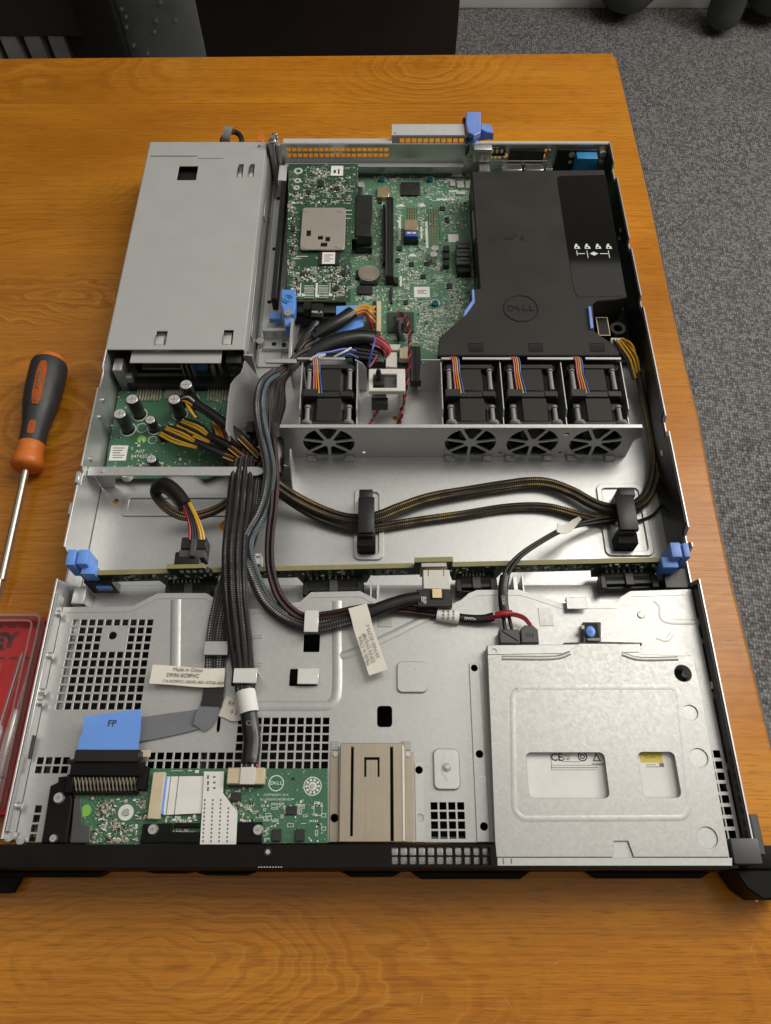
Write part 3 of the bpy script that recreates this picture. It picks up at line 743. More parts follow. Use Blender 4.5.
q2 = xy(223, 158, zc); hs.append(rect(q[0] + .5, q2[0], p[1] - 3.4, p[1] - 2.8))
for px0, px1, py0, py1 in ((153, 168.5, 331, 345), (221, 234.5, 330, 344.5), (236, 244.5, 164, 177), (247.5, 255.5, 164, 177)):
    a = xy(px0, py1, zc); c = xy(px1, py0, zc); hs.append(rect(a[0] + .8, c[0] - .8, a[1], c[1]))
a = xy(258.8, 146, zc); hs.append(circ(a[0], a[1], 1.7))
b.plate([(-216.6, 356), (-107.2, 356), (-107.2, 604.6), (-216.6, 604.6)], hs, zc - 1.2, zc, .35); b.build('cover', ps)
b = MB('nickel')
for px0, px1, py0, py1 in ((154, 166.5, 333, 345), (222, 233.5, 332, 344.5), (237, 243.5, 165, 177), (248, 254.5, 165, 177)):
    a = P(px0, py1, zc); c = P(px1, py0, zc); m = (a.x + c.x) / 2; wd = (c.x - a.x) * .82
    b.tube([(m, a.y - .2, zc - .9), (m, a.y + 1.2, zc + .6), (m, c.y - 2.2, zc + .6), (m, c.y - 1.0, zc - .9)], wd * .5, 10, 3, .8 / wd, Vector((0, 0, 1)))
b.build('lanced_bridge', ps)
b = MB('paint_grey'); b.box(-108.3, -107.1, 356.5, 603.5, 2.5, zc - 1.3, .2); b.use('steel_dark').box(-107, -105.8, 362, 600, 2.5, 33, .2); b.box(-105.7, -105.0, 380, 420, 22, 30, .3); b.box(-105.7, -105.0, 520, 560, 22, 30, .3); b.build('side_panel', ps)
b = MB('paint_grey'); b.box(-216, -109, 603.4, 604.4, 2.5, zc - 1.3, .2); b.build('rear_face', ps)
b = MB('screw'); pcyl(b, 258.8, 146, zc - 1, zc - .2, 1.5); b.build('screw', ps)
# the module inside, seen at its open front and, behind, its strap and pull loop
b = MB('paint_grey'); a = P(131, 355, 38); c = P(222, 352, 38); b.box(a.x, c.x, 346.5, 420, 37, 38, .3); b.use('black').box(-203, -112, 366, 600, 2.6, 36.8, .3); b.build('module_body', ps)
b = MB('steel_dark'); b.box(-203, -150, 352, 358, 8, 11, .6); b.box(-196, -158, 358.2, 364, 14, 16, .4); b.box(-213, -205, 343, 356, 3, 33, 1.5); b.box(-206, -200, 344, 350, 3, 22, 1); b.build('frame_rail', ps)
b = MB('pcb_mid'); b.box(-152, -122, 350, 365.5, 8, 9.6, .1); b.build('supply_board', ps)
b = MB('steel_dark'); 
for i in range(3): b.box(-160 + i * 4, -158.5 + i * 4, 350, 365, 9.8, 30, .2)
b.build('heat_sink', ps)
b = MB('tag_blue'); b.cyl((-146, 357, 20), (-146, 365.5, 20), 6); b.build('capacitor', ps)
b = MB('cap_top'); b.box(-137, -134, 352, 364, 10, 26, .3); b.box(-131, -128.5, 354, 364, 10, 26, .3); b.build('choke', ps)
b = MB('black'); b.box(-123, -110, 348, 364, 14, 36, 1.5); b.cyl((-117, 346, 30), (-112, 342, 33), 3.5); b.cyl((-120, 346, 22), (-110, 345, 22), 4); b.build('plug', ps)
b = MB('hole'); b.box(-204, -111, 364.5, 365.4, 2.6, 36, 0); b.build('opening', ps)  # black sheet standing in for the shade inside the open front
b = MB('rubber'); b.ribbon(smooth([P(225.5, 143, 30), P(226, 138, 36), P(228.5, 127, 42), P(230, 133, 34)], 5), 8, 1.2, side=Vector((1, 0, 0))); b.build('strap', ps)
b = MB('black'); cpt = P(231.5, 141, 30)
b.tube([Vector((cpt.x + 9.5 * math.cos(R(t)), cpt.y + 1 + 13 * math.sin(R(t)) * .95, 28 + 2 * math.sin(R(t)))) for t in range(-10, 191, 20)], 2.6, 10, 2); b.build('pull_loop', ps)
b = MB('orange'); pbox(b, 257, 135, 264, 141.5, 24, 30); b.build('release_tab', ps)

# ------------------------------------------------------------------ power distribution board
pd = thing('power_board', (-168, 300, 6), 'small green power board with standing capacitors in front of the power supply', 'circuit board')
z = 8.
b = MB('pcb_mid'); b.plate([xy(119, 391, z), xy(228, 391, z), xy(226, 430, z), xy(226, 470, z), xy(207, 479, z), xy(201, 478.5, z), xy(195, 470, z), xy(170, 469, z), xy(161, 478.5, z), xy(104.5, 478.5, z), xy(108, 450, z)], (), 6.4, z, .1); b.build('board', pd)
def standing_cap(px, py, tx, ty, r):
    p = P(px, py, z); best = min((((Vector(prj(p.x, p.y, zz)) - Vector((tx, ty))).length, zz) for zz in range(12, 45)))
    h = best[1]; b = MB('black'); b.rings([(Vector((p.x, p.y, z)), r), (Vector((p.x, p.y, z + 1.5)), r), (Vector((p.x, p.y, z + 2)), r * .93), (Vector((p.x, p.y, z + 2.6)), r), (Vector((p.x, p.y, h - .6)), r), (Vector((p.x, p.y, h)), r * .9)], 20)
    o = b.build('capacitor', pd)
    b = MB('cap_top'); b.cyl((p.x, p.y, h), (p.x, p.y, h + .25), r * .86, r * .8, 20)
    b.use('ink_grey'); b.box(p.x - r * .6, p.x + r * .6, p.y - .2, p.y + .2, h + .2, h + .3, 0); b.box(p.x - .2, p.x + .2, p.y - r * .6, p.y + r * .6, h + .2, h + .3, 0); b.build('vent_top', o)
    b = MB('rubber'); a0 = R(200); b.cyl((p.x + r * .12 * math.cos(a0), p.y + r * .12 * math.sin(a0), z + 3), (p.x + r * .12 * math.cos(a0), p.y + r * .12 * math.sin(a0), h - 1), r * .93, n=20); b.build('sleeve_stripe', o)
    b = MB('silk'); b.plate(circ(p.x, p.y, r + 1.3, 20), [circ(p.x, p.y, r + .6, 20)], z + .02, z + .08); b.build('outline', o)
def prj(x, y, z):
    c, s = math.cos(TH), math.sin(TH); X, Y, Z = x - CAM.x, y - CAM.y, z - CAM.z
    d = Y * s - Z * c; return 385.5 + FPX * X / d, 512 - FPX * (Y * c + Z * s) / d
for c_ in ((128, 429.5, 119.4, 413.7, 5.2), (139.5, 414.5, 131.4, 399, 5.2), (180, 414, 173, 399.5, 5.2), (191.5, 399.5, 181.2, 386, 5.2), (154.5, 429, 150.4, 420, 4.3), (155.5, 467, 152, 458.6, 4.2)): standing_cap(*c_)
b = MB('black'); b.box(-206, -113, 342, 351.5, 3, 15, .5); b.build('edge_socket', pd)
b = MB('tin')
for i in range(9): b.box(-199 + i * 2.35, -197.7 + i * 2.35, 331, 342.2, 8.1, 9.2 + .2 * (i % 2), .1)
for i in range(9): b.box(-141 + i * 2.35, -139.7 + i * 2.35, 331, 342.2, 8.1, 9.2, .1)
b.use('rubber')
for i in range(12): b.box(-176 + i * 1.5, -175.1 + i * 1.5, 333, 342.2, 8.1, 8.9, .1)
b.build('contact_row', pd)
b = MB('paper_white'); pbox(b, 110, 445.5, 127, 460.5, z + .02, z + .15, 0); b.use('ink_grey')
for k in range(5): pbox(b, 112.5, 447.5 + k * 2.4, 124.5 - (k % 3) * 2, 448.4 + k * 2.4, z + .16, z + .2, 0)
b.build('label', pd)
b = MB('wire_y'); M['dot_green'] = plain('pale green dot', (.22, .50, .08), .5, 0, .05, 60); b.use('dot_green'); b.mats.remove('wire_y'); b.mi = 0; pcyl(b, 141.7, 439.5, z + .02, z + .12, 3.6, n=20); b.build('inspection_dot', pd)
b = MB('silk'); p = P(152.6, 440, z); b.plate(circ(p.x, p.y, 3.6), [circ(p.x, p.y, 3.1)], z + .02, z + .1); p = P(142, 428, z); b.plate(circ(p.x, p.y, 4.6, 20), [circ(p.x, p.y, 4)], z + .02, z + .1); p = P(151, 471.5, z); b.plate(circ(p.x, p.y, 4), [circ(p.x, p.y, 3.4)], z + .02, z + .1)
b.text('A07', 4.4, flat(*xy(140, 451.5, z), z + .06), .06); b.text('E47425', 4.2, flat(*xy(139, 456.5, z), z + .06), .06)
b.build('silkscreen', pd)
b = MB('white'); pcyl(b, 125.4, 473, z, z + 6, 4.4, 3.8); b.build('standoff', pd)
def scatter(name, par, area_px, z, n, avoid=(), mats=('tan', 'chip', 'pale', 'pale'), seed=3, smin=.8, smax=2.2, hmax=1.0, clus=0.):
    g = random.Random(seed); b = MB(*dict.fromkeys(mats)); k = 0; tries = 0
    cl = [(g.uniform(area_px[0], area_px[2]), g.uniform(area_px[1], area_px[3])) for _ in range(max(1, n // 14))]
    while k < n and tries < n * 30:
        tries += 1
        if g.random() < clus:
            c_ = g.choice(cl); px, py = g.gauss(c_[0], 6), g.gauss(c_[1], 5)
            if not (area_px[0] < px < area_px[2] and area_px[1] < py < area_px[3]): continue
        else: px, py = g.uniform(area_px[0], area_px[2]), g.uniform(area_px[1], area_px[3])
        if any(x0 - 1 < px < x1 + 1 and y0 - 1 < py < y1 + 1 for x0, y0, x1, y1 in avoid): continue
        p = P(px, py, z); l = g.uniform(smin, smax); w_ = l * g.choice((.5, .55, .7, 1)); 
        if g.random() < .5: l, w_ = w_, l
        h = g.uniform(.25, hmax); m = g.choice(mats)
        if m in ('tan', 'chip') and max(l, w_) > 1.1:
            b.use('pale')
            if l >= w_: b.box(p.x - l * .62, p.x + l * .62, p.y - w_ * .42, p.y + w_ * .42, z + .01, z + h * .9, 0)
            else: b.box(p.x - l * .42, p.x + l * .42, p.y - w_ * .62, p.y + w_ * .62, z + .01, z + h * .9, 0)
        b.use(m).box(p.x - l / 2, p.x + l / 2, p.y - w_ / 2, p.y + w_ / 2, z + .01, z + h, 0); k += 1
    return b.build(name, par, stuff=True)
scatter('small_components', pd, (112, 396, 224, 470), z, 110, ((108, 440, 130, 465), (115, 400, 165, 436), (168, 395, 200, 420)), seed=5)

# ------------------------------------------------------------------ mainboard
mbt = thing('mainboard', (95, 480, 6), 'large pale green server mainboard crowded with chips, slots and sockets', 'circuit board')
z = 8.
b = MB('pcb'); b.plate([(-84, 440), (-30, 438), (-27, 372), (214, 372), (214, 598), (-84, 598)], (), 6.4, z, .1); b.build('board', mbt)
def part(name, px0, py0, px1, py1, z1, m='black', bev=.3, z0=8.02, par=None, extra=None):
    b = MB(m); pbox(b, px0, py0, px1, py1, z0, z1, bev)
    if extra: extra(b, P((px0 + px1) / 2, (py0 + py1) / 2, z1), z1)
    return b.build(name, par or mbt)
def slotted(w):
    def f(b, p, z1):
        b.use('hole').box(p.x - .7, p.x + .7, p.y - w / 2, p.y + w / 2, z1 - .05, z1 + .05, 0); b.use('grey_plastic').box(p.x - 3.4, p.x - 2.6, p.y - w / 2, p.y + w / 2, z1 - 1, z1 + .1, 0)
    return f
part('expansion_slot', 385.4, 196.5, 393.6, 276, 19, 'black', .5, extra=slotted(96))
part('riser_socket', 355.5, 194.5, 372, 236, 27, 'fan', .6); part('riser_socket', 355.5, 236.6, 372, 247.5, 16, 'black', .6)
part('slot_rail', 382.5, 204, 384.8, 262, 14, 'fan')
part('chip', 401, 182, 420, 194.8, 10.2, 'chip', .2); part('chip', 357.5, 285.5, 372.5, 293.5, 10, 'chip', .2)
part('chipset', 387.5, 312, 414, 332, 9.6, 'chip_green', .2, extra=lambda b, p, z1: b.use('chip').box(p.x - 5.5, p.x + 5.5, p.y - 5.5, p.y + 5.5, z1, z1 + 1, .1))
part('metal_can', 377, 186.5, 389, 197, 12, 'gold', .5)
part('usb_port', 404, 219.5, 418, 230, 18, 'gold', .4, extra=None)
b = MB('wire_b'); pbox(b, 405, 230.4, 417.5, 236, 8.1, 17, .3); b.use('black'); pbox(b, 403.6, 236.2, 418.6, 240, 8.1, 14, .3); b.use('white'); pbox(b, 407, 232, 411, 233.6, 17, 17.2, 0); pbox(b, 412, 232, 416, 233.6, 17, 17.2, 0); b.build('usb_plug', mbt)
for px0, px1, py0, py1, cols in ((428, 438.5, 209, 246, 4), (407, 416.5, 207.5, 219, 4)):
    b = MB('gold'); k = int((py1 - py0) / 1.55)
    for i in range(cols):
        for j in range(k):
            q = P(px0 + (px1 - px0) * (i + .5) / cols, py0 + (py1 - py0) * (j + .5) / k, 8.4); b.box(q.x - .5, q.x + .5, q.y - .55, q.y + .55, 8.02, 8.5, 0)
    b.use('pcb_dark'); 
    for i in range(cols + 1):
        q0 = P(px0 + (px1 - px0) * i / cols, py0, 8.1); q1 = P(px0 + (px1 - px0) * i / cols, py1, 8.1); b.box(q0.x - .25, q0.x + .25, q1.y, q0.y, 8.02, 8.2, 0)
    b.build('pin_header', mbt)
b = MB('silk')
for r_ in ((398.5, 215, 401, 240), (425.5, 221.5, 428, 248), (420.5, 226.6, 422.3, 239), (436.6, 198.6, 454, 200), (399.8, 276, 402, 286), (445.5, 179.5, 453, 183), (449, 190, 458, 192)): pbox(b, *r_, 8.02, 8.1, 0)
for px, py in ((401, 206.5), (422, 206.5), (412.5, 256.5)):
    q = P(px, py, 8.1); b.plate([(q.x + 3.6 * math.cos(R(t)), q.y + 3.6 * math.sin(R(t))) for t in range(0, 181, 20)], (), 8.02, 8.1)
b.build('silkscreen', mbt)
for px, py in ((381.7, 178.8), (430, 178.8), (435.2, 302.8), (355.6, 169)):
    b = MB('pale'); pcyl(b, px, py, 8.02, 8.2, 4.3); b.use('screw_teal'); pcyl(b, px, py - .5, 8.2, 11, 3.4, 2.9); b.use('ink'); q = P(px, py - .5, 11); b.box(q.x - 1.7, q.x + 1.7, q.y - .35, q.y + .35, 11, 11.1, 0); b.box(q.x - .35, q.x + .35, q.y - 1.7, q.y + 1.7, 11, 11.1, 0); b.build('screw', mbt)
for px, py, h in ((435, 248, 15), (433.7, 253.9, 17), (361, 184.5, 24)):
    b = MB('cap_top'); pcyl(b, px, py, 8.02, h, 3.7, 3.4, 18); b.use('black'); pcyl(b, px + .4, py, h - .3, h + .08, 3.0, n=18) if 0 else None; b.mats = b.mats[:1]; b.build('capacitor', mbt)
b = MB('battery'); p = P(369, 273, 12); b.cyl((p.x, p.y, 9), (p.x, p.y, 12), 10, 9.6, 32); b.cyl((p.x, p.y, 12), (p.x, p.y, 12.3), 8.4, 8.2, 32); bat = b.build('coin_cell', mbt)
b = MB('black'); b.box(p.x - 11.5, p.x - 6, p.y - 5, p.y + 5, 8.02, 11, .5); b.box(p.x - 8, p.x + 8, p.y - 11.5, p.y - 8, 8.02, 10.5, .5); b.build('cell_holder', mbt)
for j in range(3): part('coil', 443.4, 245.2 + j * 7.2, 449.4, 250.8 + j * 7.2, 13, 'chip', .5)
for j in range(3): part('data_port', 456.4, 240.4 + j * 8.3, 470, 247.6 + j * 8.3, 20 - j, 'grey_plastic', .5, extra=lambda b, p, z1: b.use('hole').box(p.x - 4.5, p.x + 4.5, p.y - .7, p.y + .7, z1 - .05, z1 + .04, 0))
part('data_port', 457, 265.6, 471, 272, 15, 'black', .5)
part('label', 448.3, 234.2, 458.5, 242, 8.3, 'paper_white', 0)
def inklines(n, wd):
    def f(b, p, z1):
        b.use('ink_grey')
        for k in range(n): b.box(p.x - wd / 2, p.x + wd / 2 - (k % 2) * wd * .25, p.y + n * .8 - k * 1.7 - .8, p.y + n * .8 - k * 1.7, z1, z1 + .05, 0)
    return f
part('label', 414, 286.8, 429.8, 297.3, 8.3, 'paper_white', 0, extra=inklines(3, 8))
for r_ in ((450, 180, 455, 185.6), (457, 181, 464, 187.5), (465.5, 180.5, 471, 188), (456, 191, 465, 194), (452, 173.5, 462, 176)): part('shield', *r_, 9.5, 'pale', .2)
part('power_socket', 372.5, 301, 376, 331, 17, 'chip', .3); part('power_socket', 376.4, 301, 381, 331, 14, 'cream', .3)
part('fan_header', 385.6, 352, 397, 367, 17, 'white', .5); part('fan_header', 399.5, 347.5, 408, 358.5, 14, 'cream', .5); part('fan_header', 388, 344, 400, 350, 13, 'white', .5)
part('slot_socket', 410, 346, 420.8, 381, 16, 'black', .5, extra=slotted(36))
part('header', 394, 277, 398.5, 283, 12, 'chip', .2); part('header', 390, 287, 392.6, 302, 11, 'chip', .2); part('power_socket', 597.5, 318, 608.5, 335, 22, 'black', .5, extra=lambda b, p, z1: (b.use('cream').plate(rect(p.x - 5, p.x + 5, p.y - 10, p.y + 10), [rect(p.x - 4.3, p.x + 4.3, p.y - 9.3, p.y + 9.3)], z1, z1 + .3)))
b = MB('fan'); p = P(618, 328, 20); b.plate(circ(p.x, p.y, 7, 20), [circ(p.x, p.y, 3.4)], 8.02, 20, .6); b.build('coil', mbt)
b = MB('hole'); b.box(150, 214.5, 373, 428, 8.02, 8.6, 0); b.build('cutout_shade', mbt)  # black sheet added on the board to paint the shade in the duct cutout
part('wire_plug', 611, 337.5, 625, 343, 22, 'white', .5)
b = MB('ink'); q = P(465, 203, 8.1); b.plate([(q.x - 2.2, q.y - 2), (q.x + 2.2, q.y - 2), (q.x, q.y + 3)], (), 8.02, 8.12); q = P(458, 226.5, 8.1); b.plate(rect(q.x - 1.6, q.x + 1.6, q.y - 2.6, q.y + 2.6), [rect(q.x - .8, q.x + .8, q.y - 1.8, q.y + 1.8)], 8.02, 8.12)
for px, py in ((441.5, 270.5), (447.5, 272), (446, 240)): q = P(px, py, 8.1); b.cyl((q.x, q.y, 8.02), (q.x, q.y, 8.12), 1.3)
b.build('marking', mbt)
av = [(384, 195, 395, 277), (354, 165, 373, 248), (400, 181, 421, 196), (376, 185, 390, 198), (403, 207, 419, 241), (427, 208, 440, 258), (442, 233, 472, 273), (413, 286, 431, 298), (386, 311, 415, 333), (372, 300, 382, 332), (409, 345, 422, 382), (357, 262, 381, 294), (429, 298, 441, 307), (427, 174, 434, 183)]
scatter('small_components', mbt, (353, 172, 474, 345), z, 1050, av, ('pale', 'tan', 'pale', 'chip', 'silk', 'silk'), 11, .6, 2.0, .8, .5)
scatter('small_components', mbt, (404, 296, 462, 350), z, 420, av, ('pale', 'silk', 'tan', 'pale'), 12, .5, 1.3, .6, .2)
scatter('small_components', mbt, (355, 250, 384, 300), z, 90, av, ('pale', 'silk', 'tan', 'chip'), 13, .6, 1.8, .7, .2)
def outlines(par, area_px, z, n, avoid, seed, smin=1.6, smax=6.):
    g = random.Random(seed); b = MB('silk', 'hole_metal'); k = 0; tries = 0
    while k < n and tries < n * 20:
        tries += 1; px, py = g.uniform(area_px[0], area_px[2]), g.uniform(area_px[1], area_px[3])
        if any(x0 - 2 < px < x1 + 2 and y0 - 2 < py < y1 + 2 for x0, y0, x1, y1 in avoid): continue
        p = P(px, py, z); wd, hd = g.uniform(smin, smax) / 2, g.uniform(smin, smax * .7) / 2; b.use('silk'); kind = g.random()
        if kind < .55: b.plate(rect(p.x - wd, p.x + wd, p.y - hd, p.y + hd), [rect(p.x - wd + .28, p.x + wd - .28, p.y - hd + .28, p.y + hd - .28)], z + .02, z + .07)
        elif kind < .7: b.box(p.x - wd, p.x + wd, p.y - .16, p.y + .16, z + .02, z + .07, 0)
        elif kind < .85:
            for i in range(g.randint(3, 7)): b.box(p.x + i * 1.1, p.x + i * 1.1 + .5, p.y - .6, p.y + .6, z + .02, z + .12, 0)
        else: b.use('hole_metal'); r = g.uniform(.45, .9); b.plate(circ(p.x, p.y, r, 10), [circ(p.x, p.y, r * .45, 8)], z + .02, z + .08)
        k += 1
    return b.build('silkscreen_marks', par, stuff=True)
outlines(mbt, (354, 172, 474, 345), 8., 330, av, 41); outlines(mbt, (404, 296, 462, 350), 8., 80, av, 42, 1.2, 3.5)
for r_ in ((378, 200, 382, 203), (397, 246, 402, 250), (409, 262, 414, 266), (424, 262, 429, 266), (440, 206, 445, 210), (445, 217, 449, 222), (396, 258, 400, 262), (421, 274, 426, 278), (404, 300, 408, 304), (447, 283, 452, 288)): part('chip', *r_, 9.3, 'chip', .1)
# ports on the rear edge
b = MB('vga'); pbox(b, 576, 144, 597, 158.5, 12, 36, 1.2); b.use('black').box(168, 205, 599.2, 602.4, 9, 38, .5); p0 = b.build('monitor_port', mbt)
b = MB('cream')
for px in (571, 602):
    q = P(px, 147, 34); b.cyl((q.x, q.y - 3, 33), (q.x, 599, 33), 3.2, n=6); b.cyl((q.x, q.y - 2, 25), (q.x, 599, 25), 2, n=8)
b.build('port_nut', p0)
b = MB('gold')
for i in range(5): b.box(177 + i * 4.6, 179.4 + i * 4.6, 572, 584, 10, 22 - (i % 2) * 4, .2)
b.build('port_pin', p0)
for px0, px1, py0, py1, h, nm in ((502, 521.5, 160.5, 170, 24, 'network_port'), (524.5, 543, 160.5, 170, 24, 'network_port'), (546, 553, 163.5, 169, 20, 'usb_port')):
    b = MB('nickel'); pbox(b, px0, py0, px1, py1, 8.1, h, .5); b.build(nm, mbt)
b = MB('nickel'); b.box(94, 104.5, 580, 600.5, 8.1, 26, .5); b.use('steel_dark')
for i in range(4): b.box(95 + i * 2.4, 96.4 + i * 2.4, 586, 594, 26, 26.2, 0)
b.build('usb_port', mbt)
b = MB('black'); b.box(103, 119, 600.8, 602.6, 30, 38, .2); b.box(123, 156, 600.6, 602.6, 24.5, 36, .2); b.use('silk')
for i in range(3): b.box(105 + i * 4.5, 107.5 + i * 4.5, 600.4, 600.8, 34, 37, 0)
b.use('steel_dark').box(84, 160, 599, 600.2, 25, 26.5, .3); b.use('steel_warm').cyl((160, 602, 30), (160, 599.4, 30), 2.6); b.cyl((160, 602, 35.5), (160, 599.4, 35.5), 2.2)
b.build('port_block', mbt)

# ------------------------------------------------------------------ storage controller card on its riser
rc = thing('controller_card', (-58, 510, 24), 'dark green expansion card with a square metal heat plate, left of the mainboard slots', 'expansion card')
z = 25.4
b = MB('pcb_dark'); b.plate([xy(288.5, 164, z), xy(358, 164, z), xy(358, 238, z), xy(351.6, 239, z), xy(350.4, 300, z), xy(286.6, 299, z)], (), z - 1.6, z, .1); b.use('pcb_edge'); a = xy(350.4, 300.4, z); c = xy(286.6, 300.4, z); b.box(c[0], a[0], a[1] - .4, a[1] - .05, z - 1.5, z - .1, 0); b.build('board', rc)
zp = 29.
a = xy(299.6, 249.5, zp); c = xy(346, 207.3, zp)
hh = []
for x0, y0, x1, y1 in ((306, 230.3, 310.8, 235.6), (317.6, 235.8, 322.8, 239.2), (325, 236.8, 329.8, 241), (320.3, 242.6, 327, 246.2)):
    q = xy(x0, y1, zp); r_ = xy(x1, y0, zp); hh.append(rect(q[0], r_[0], q[1], r_[1]))
b = MB('steel_warm'); M['plate_warm'] = steel('dull heat plate', (.43, .39, .345), .5, .45, .02, 300); b.mats = ['plate_warm']
b.plate(rrect(a[0], c[0], a[1], c[1], 3), hh, zp - 1.8, zp, .5)
for dx, dy in ((a[0] + 4.5, a[1] + 4), (c[0] - 4.5, a[1] + 4), (a[0] + 4.5, c[1] - 4), (c[0] - 4.5, c[1] - 4)): b.plate(circ(dx, dy, 3.6, 18, 2.6), (), zp, zp + .35, .15)
b.build('heat_plate', rc)
b = MB('black'); b.box(a[0] + 3, c[0] - 3, a[1] + 3, c[1] - 3, z + .02, zp - 1.9, .2); b.build('chip', rc)
q0 = P(329, 258, z + 1.4)
b = MB('chip'); pbox(b, 319, 252, 339.6, 264.6, z + .02, z + 1.4, .15); chp = b.build('memory_chip', rc)
b = MB('paper_white'); pbox(b, 322.2, 252.3, 335, 263.8, z + 1.42, z + 1.55, 0); b.use('ink_grey')
for k in range(4): pbox(b, 324, 254.6 + k * 2, 333 - k % 2 * 3, 255.4 + k * 2, z + 1.55, z + 1.6, 0)
b.build('label', chp)
b = MB('paper_white'); pbox(b, 331, 165.8, 343.2, 175.6, z + .02, z + .15, 0); b.use('ink'); pbox(b, 333.5, 170, 336, 173, z + .15, z + .2, 0); pbox(b, 338, 169, 339.6, 174, z + .15, z + .2, 0); b.build('label', rc)
b = MB('pale')
for px, py, r0, r1 in ((298.3, 171, 4.3, 2.2), (297.6, 180.6, 3.3, 1.6), (296.5, 187.7, 3., 1.3), (303, 208.5, .1, 0)):
    if r0 > 1: q = P(px, py, z); b.plate(circ(q.x, q.y, r0, 18), [circ(q.x, q.y, r1)], z + .02, z + .12)
b.build('mounting_pad', rc)
b = MB('silk')
for i in range(2):
    for j in range(4):
        pbox(b, 304 + i * 14.5, 285.5 + j * 3.2, 314 + i * 14.5, 286.1 + j * 3.2, z + .02, z + .08, 0)
        pbox(b, 304 + i * 14.5, 287.4 + j * 3.2, 314 + i * 14.5, 287.8 + j * 3.2, z + .02, z + .08, 0)
for r_ in ((300, 283, 301, 296), (315.4, 283, 317.6, 297), (329.5, 283, 330.2, 296), (296, 256, 308, 256.6), (344, 210, 352, 210.6), (344, 214, 352, 214.5), (344, 218, 351, 218.5)): pbox(b, *r_, z + .02, z + .08, 0)
for px, py in ((303.5, 295), (317.5, 296), (330.6, 295), (308, 269.5), (314.5, 281)): q = P(px, py, z); b.cyl((q.x, q.y, z + .02), (q.x, q.y, z + .1), 1.6)
b.build('silkscreen', rc)
av = [(298, 206, 348, 266), (303, 283, 331, 298), (330, 164, 345, 177), (292, 165, 304, 192)]
scatter('small_components', rc, (290, 168, 350, 205), z, 240, av, ('tan', 'pale', 'tan', 'chip', 'silk'), 21, .7, 2.2, .9, .5)
scatter('small_components', rc, (288, 205, 300, 297), z, 110, av, ('tan', 'pale', 'chip', 'silk'), 22, .7, 2.1, .9, .3)
scatter('small_components', rc, (302, 266, 349, 297), z, 170, av, ('tan', 'pale', 'chip', 'silk'), 23, .7, 2.2, .9, .6)
outlines(rc, (290, 167, 350, 297), z, 150, av, 43, 1.4, 5.)
for r_ in ((318, 180, 324, 186), (334, 186, 339, 190), (306, 190, 311, 194), (291, 226, 295, 231), (290, 246, 294, 250), (341, 270, 346, 275), (334, 286, 338, 290), (300, 272, 305, 276)): part('chip', *r_, z + 1.2, 'chip', .1, z + .02, rc)
b = MB('black'); b.box(-93.5, -88.6, 428, 590, 8, 23, .5); b.box(-80, -32, 414, 424, 8.1, 21, .8); b.build('card_support', rc)

# ------------------------------------------------------------------ slot lock at the back and blue touch points
sl = thing('slot_lock_bar', (45, 612, 22), 'perforated steel slot cover bar standing along the rear panel', 'slot cover')
zt = 47.
a = xy(391.5, 136.5, zt); c = xy(464, 124, zt)
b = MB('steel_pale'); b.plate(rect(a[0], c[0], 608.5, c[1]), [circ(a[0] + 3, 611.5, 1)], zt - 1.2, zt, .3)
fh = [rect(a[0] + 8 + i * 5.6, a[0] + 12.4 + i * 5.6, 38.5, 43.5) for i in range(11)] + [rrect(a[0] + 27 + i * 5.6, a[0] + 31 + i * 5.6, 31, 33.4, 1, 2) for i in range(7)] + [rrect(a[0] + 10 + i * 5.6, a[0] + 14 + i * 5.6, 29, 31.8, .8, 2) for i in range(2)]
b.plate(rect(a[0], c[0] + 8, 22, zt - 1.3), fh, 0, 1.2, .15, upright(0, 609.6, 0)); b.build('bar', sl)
b = MB('steel'); b.box(c[0] + 8.5, c[0] + 26, 596, 606, 27, 41, 1.2); b.use('steel_dark')
b.use('wire_o'); b.mats = ['steel', 'steel_warm']
for i in range(2):
    for j in range(2): b.box(c[0] + 12 + i * 6, c[0] + 16 + i * 6, 595.6, 596.1, 29 + j * 6, 33 + j * 6, 0)
b.build('end_block', sl)
lt = thing('slot_latch', (88, 620, 40), 'blue plastic release latch standing up at the end of the rear slot cover', 'latch')
zt = 51.
def up_plate(b, pts, z0, z1, bev=.8): b.plate([xy(px, py, z1) for px, py in pts], (), z0, z1, bev)
b = MB('blue_light'); up_plate(b, [(480.8, 132), (480.8, 111.5), (466.5, 111.5), (465.6, 122), (468, 132), (474, 135)], 45, zt); b.plate([xy(493.8, 133, 46), xy(491, 124, 46), xy(481, 123.6, 46), xy(481, 129, 46), xy(487, 132, 46)], (), 38, 46, .6); b.build('lever', lt)
b = MB('blue'); up_plate(b, [(489, 133), (484, 130), (478, 131), (472, 136), (471, 141), (476, 143.5), (477, 136.5), (482, 133.5)], 34, 42); p = P(473, 138, 44); b.cyl((p.x, p.y, 34), (p.x, p.y, 44), 5, 4.6, 20); b.use('ink').cyl((p.x, p.y, 44), (p.x, p.y, 44.2), 2.6); b.build('pivot', lt)
b = MB('black'); up_plate(b, [(466, 128), (462.6, 118), (464.8, 116), (467, 122), (470, 142), (466, 146)], 32, 44, .4); b.use('steel_warm'); pbox(b, 464, 147, 474, 151, 30, 34); b.build('spring_arm', lt)
bl = thing('riser_latch', (-78, 400, 3), 'blue plastic riser latch with a spiral mark beside the controller card', 'latch')
zt = 33.
b = MB('blue'); up_plate(b, [(295.4, 307), (295.4, 289.5), (281, 288.8), (280.6, 304), (282.6, 309), (283, 314), (293.4, 314)], 22, zt, .8); up_plate(b, [(291.8, 314.5), (283.5, 314.5), (285, 326), (290.5, 326)], 16, 31, .5); b.build('lever', bl)
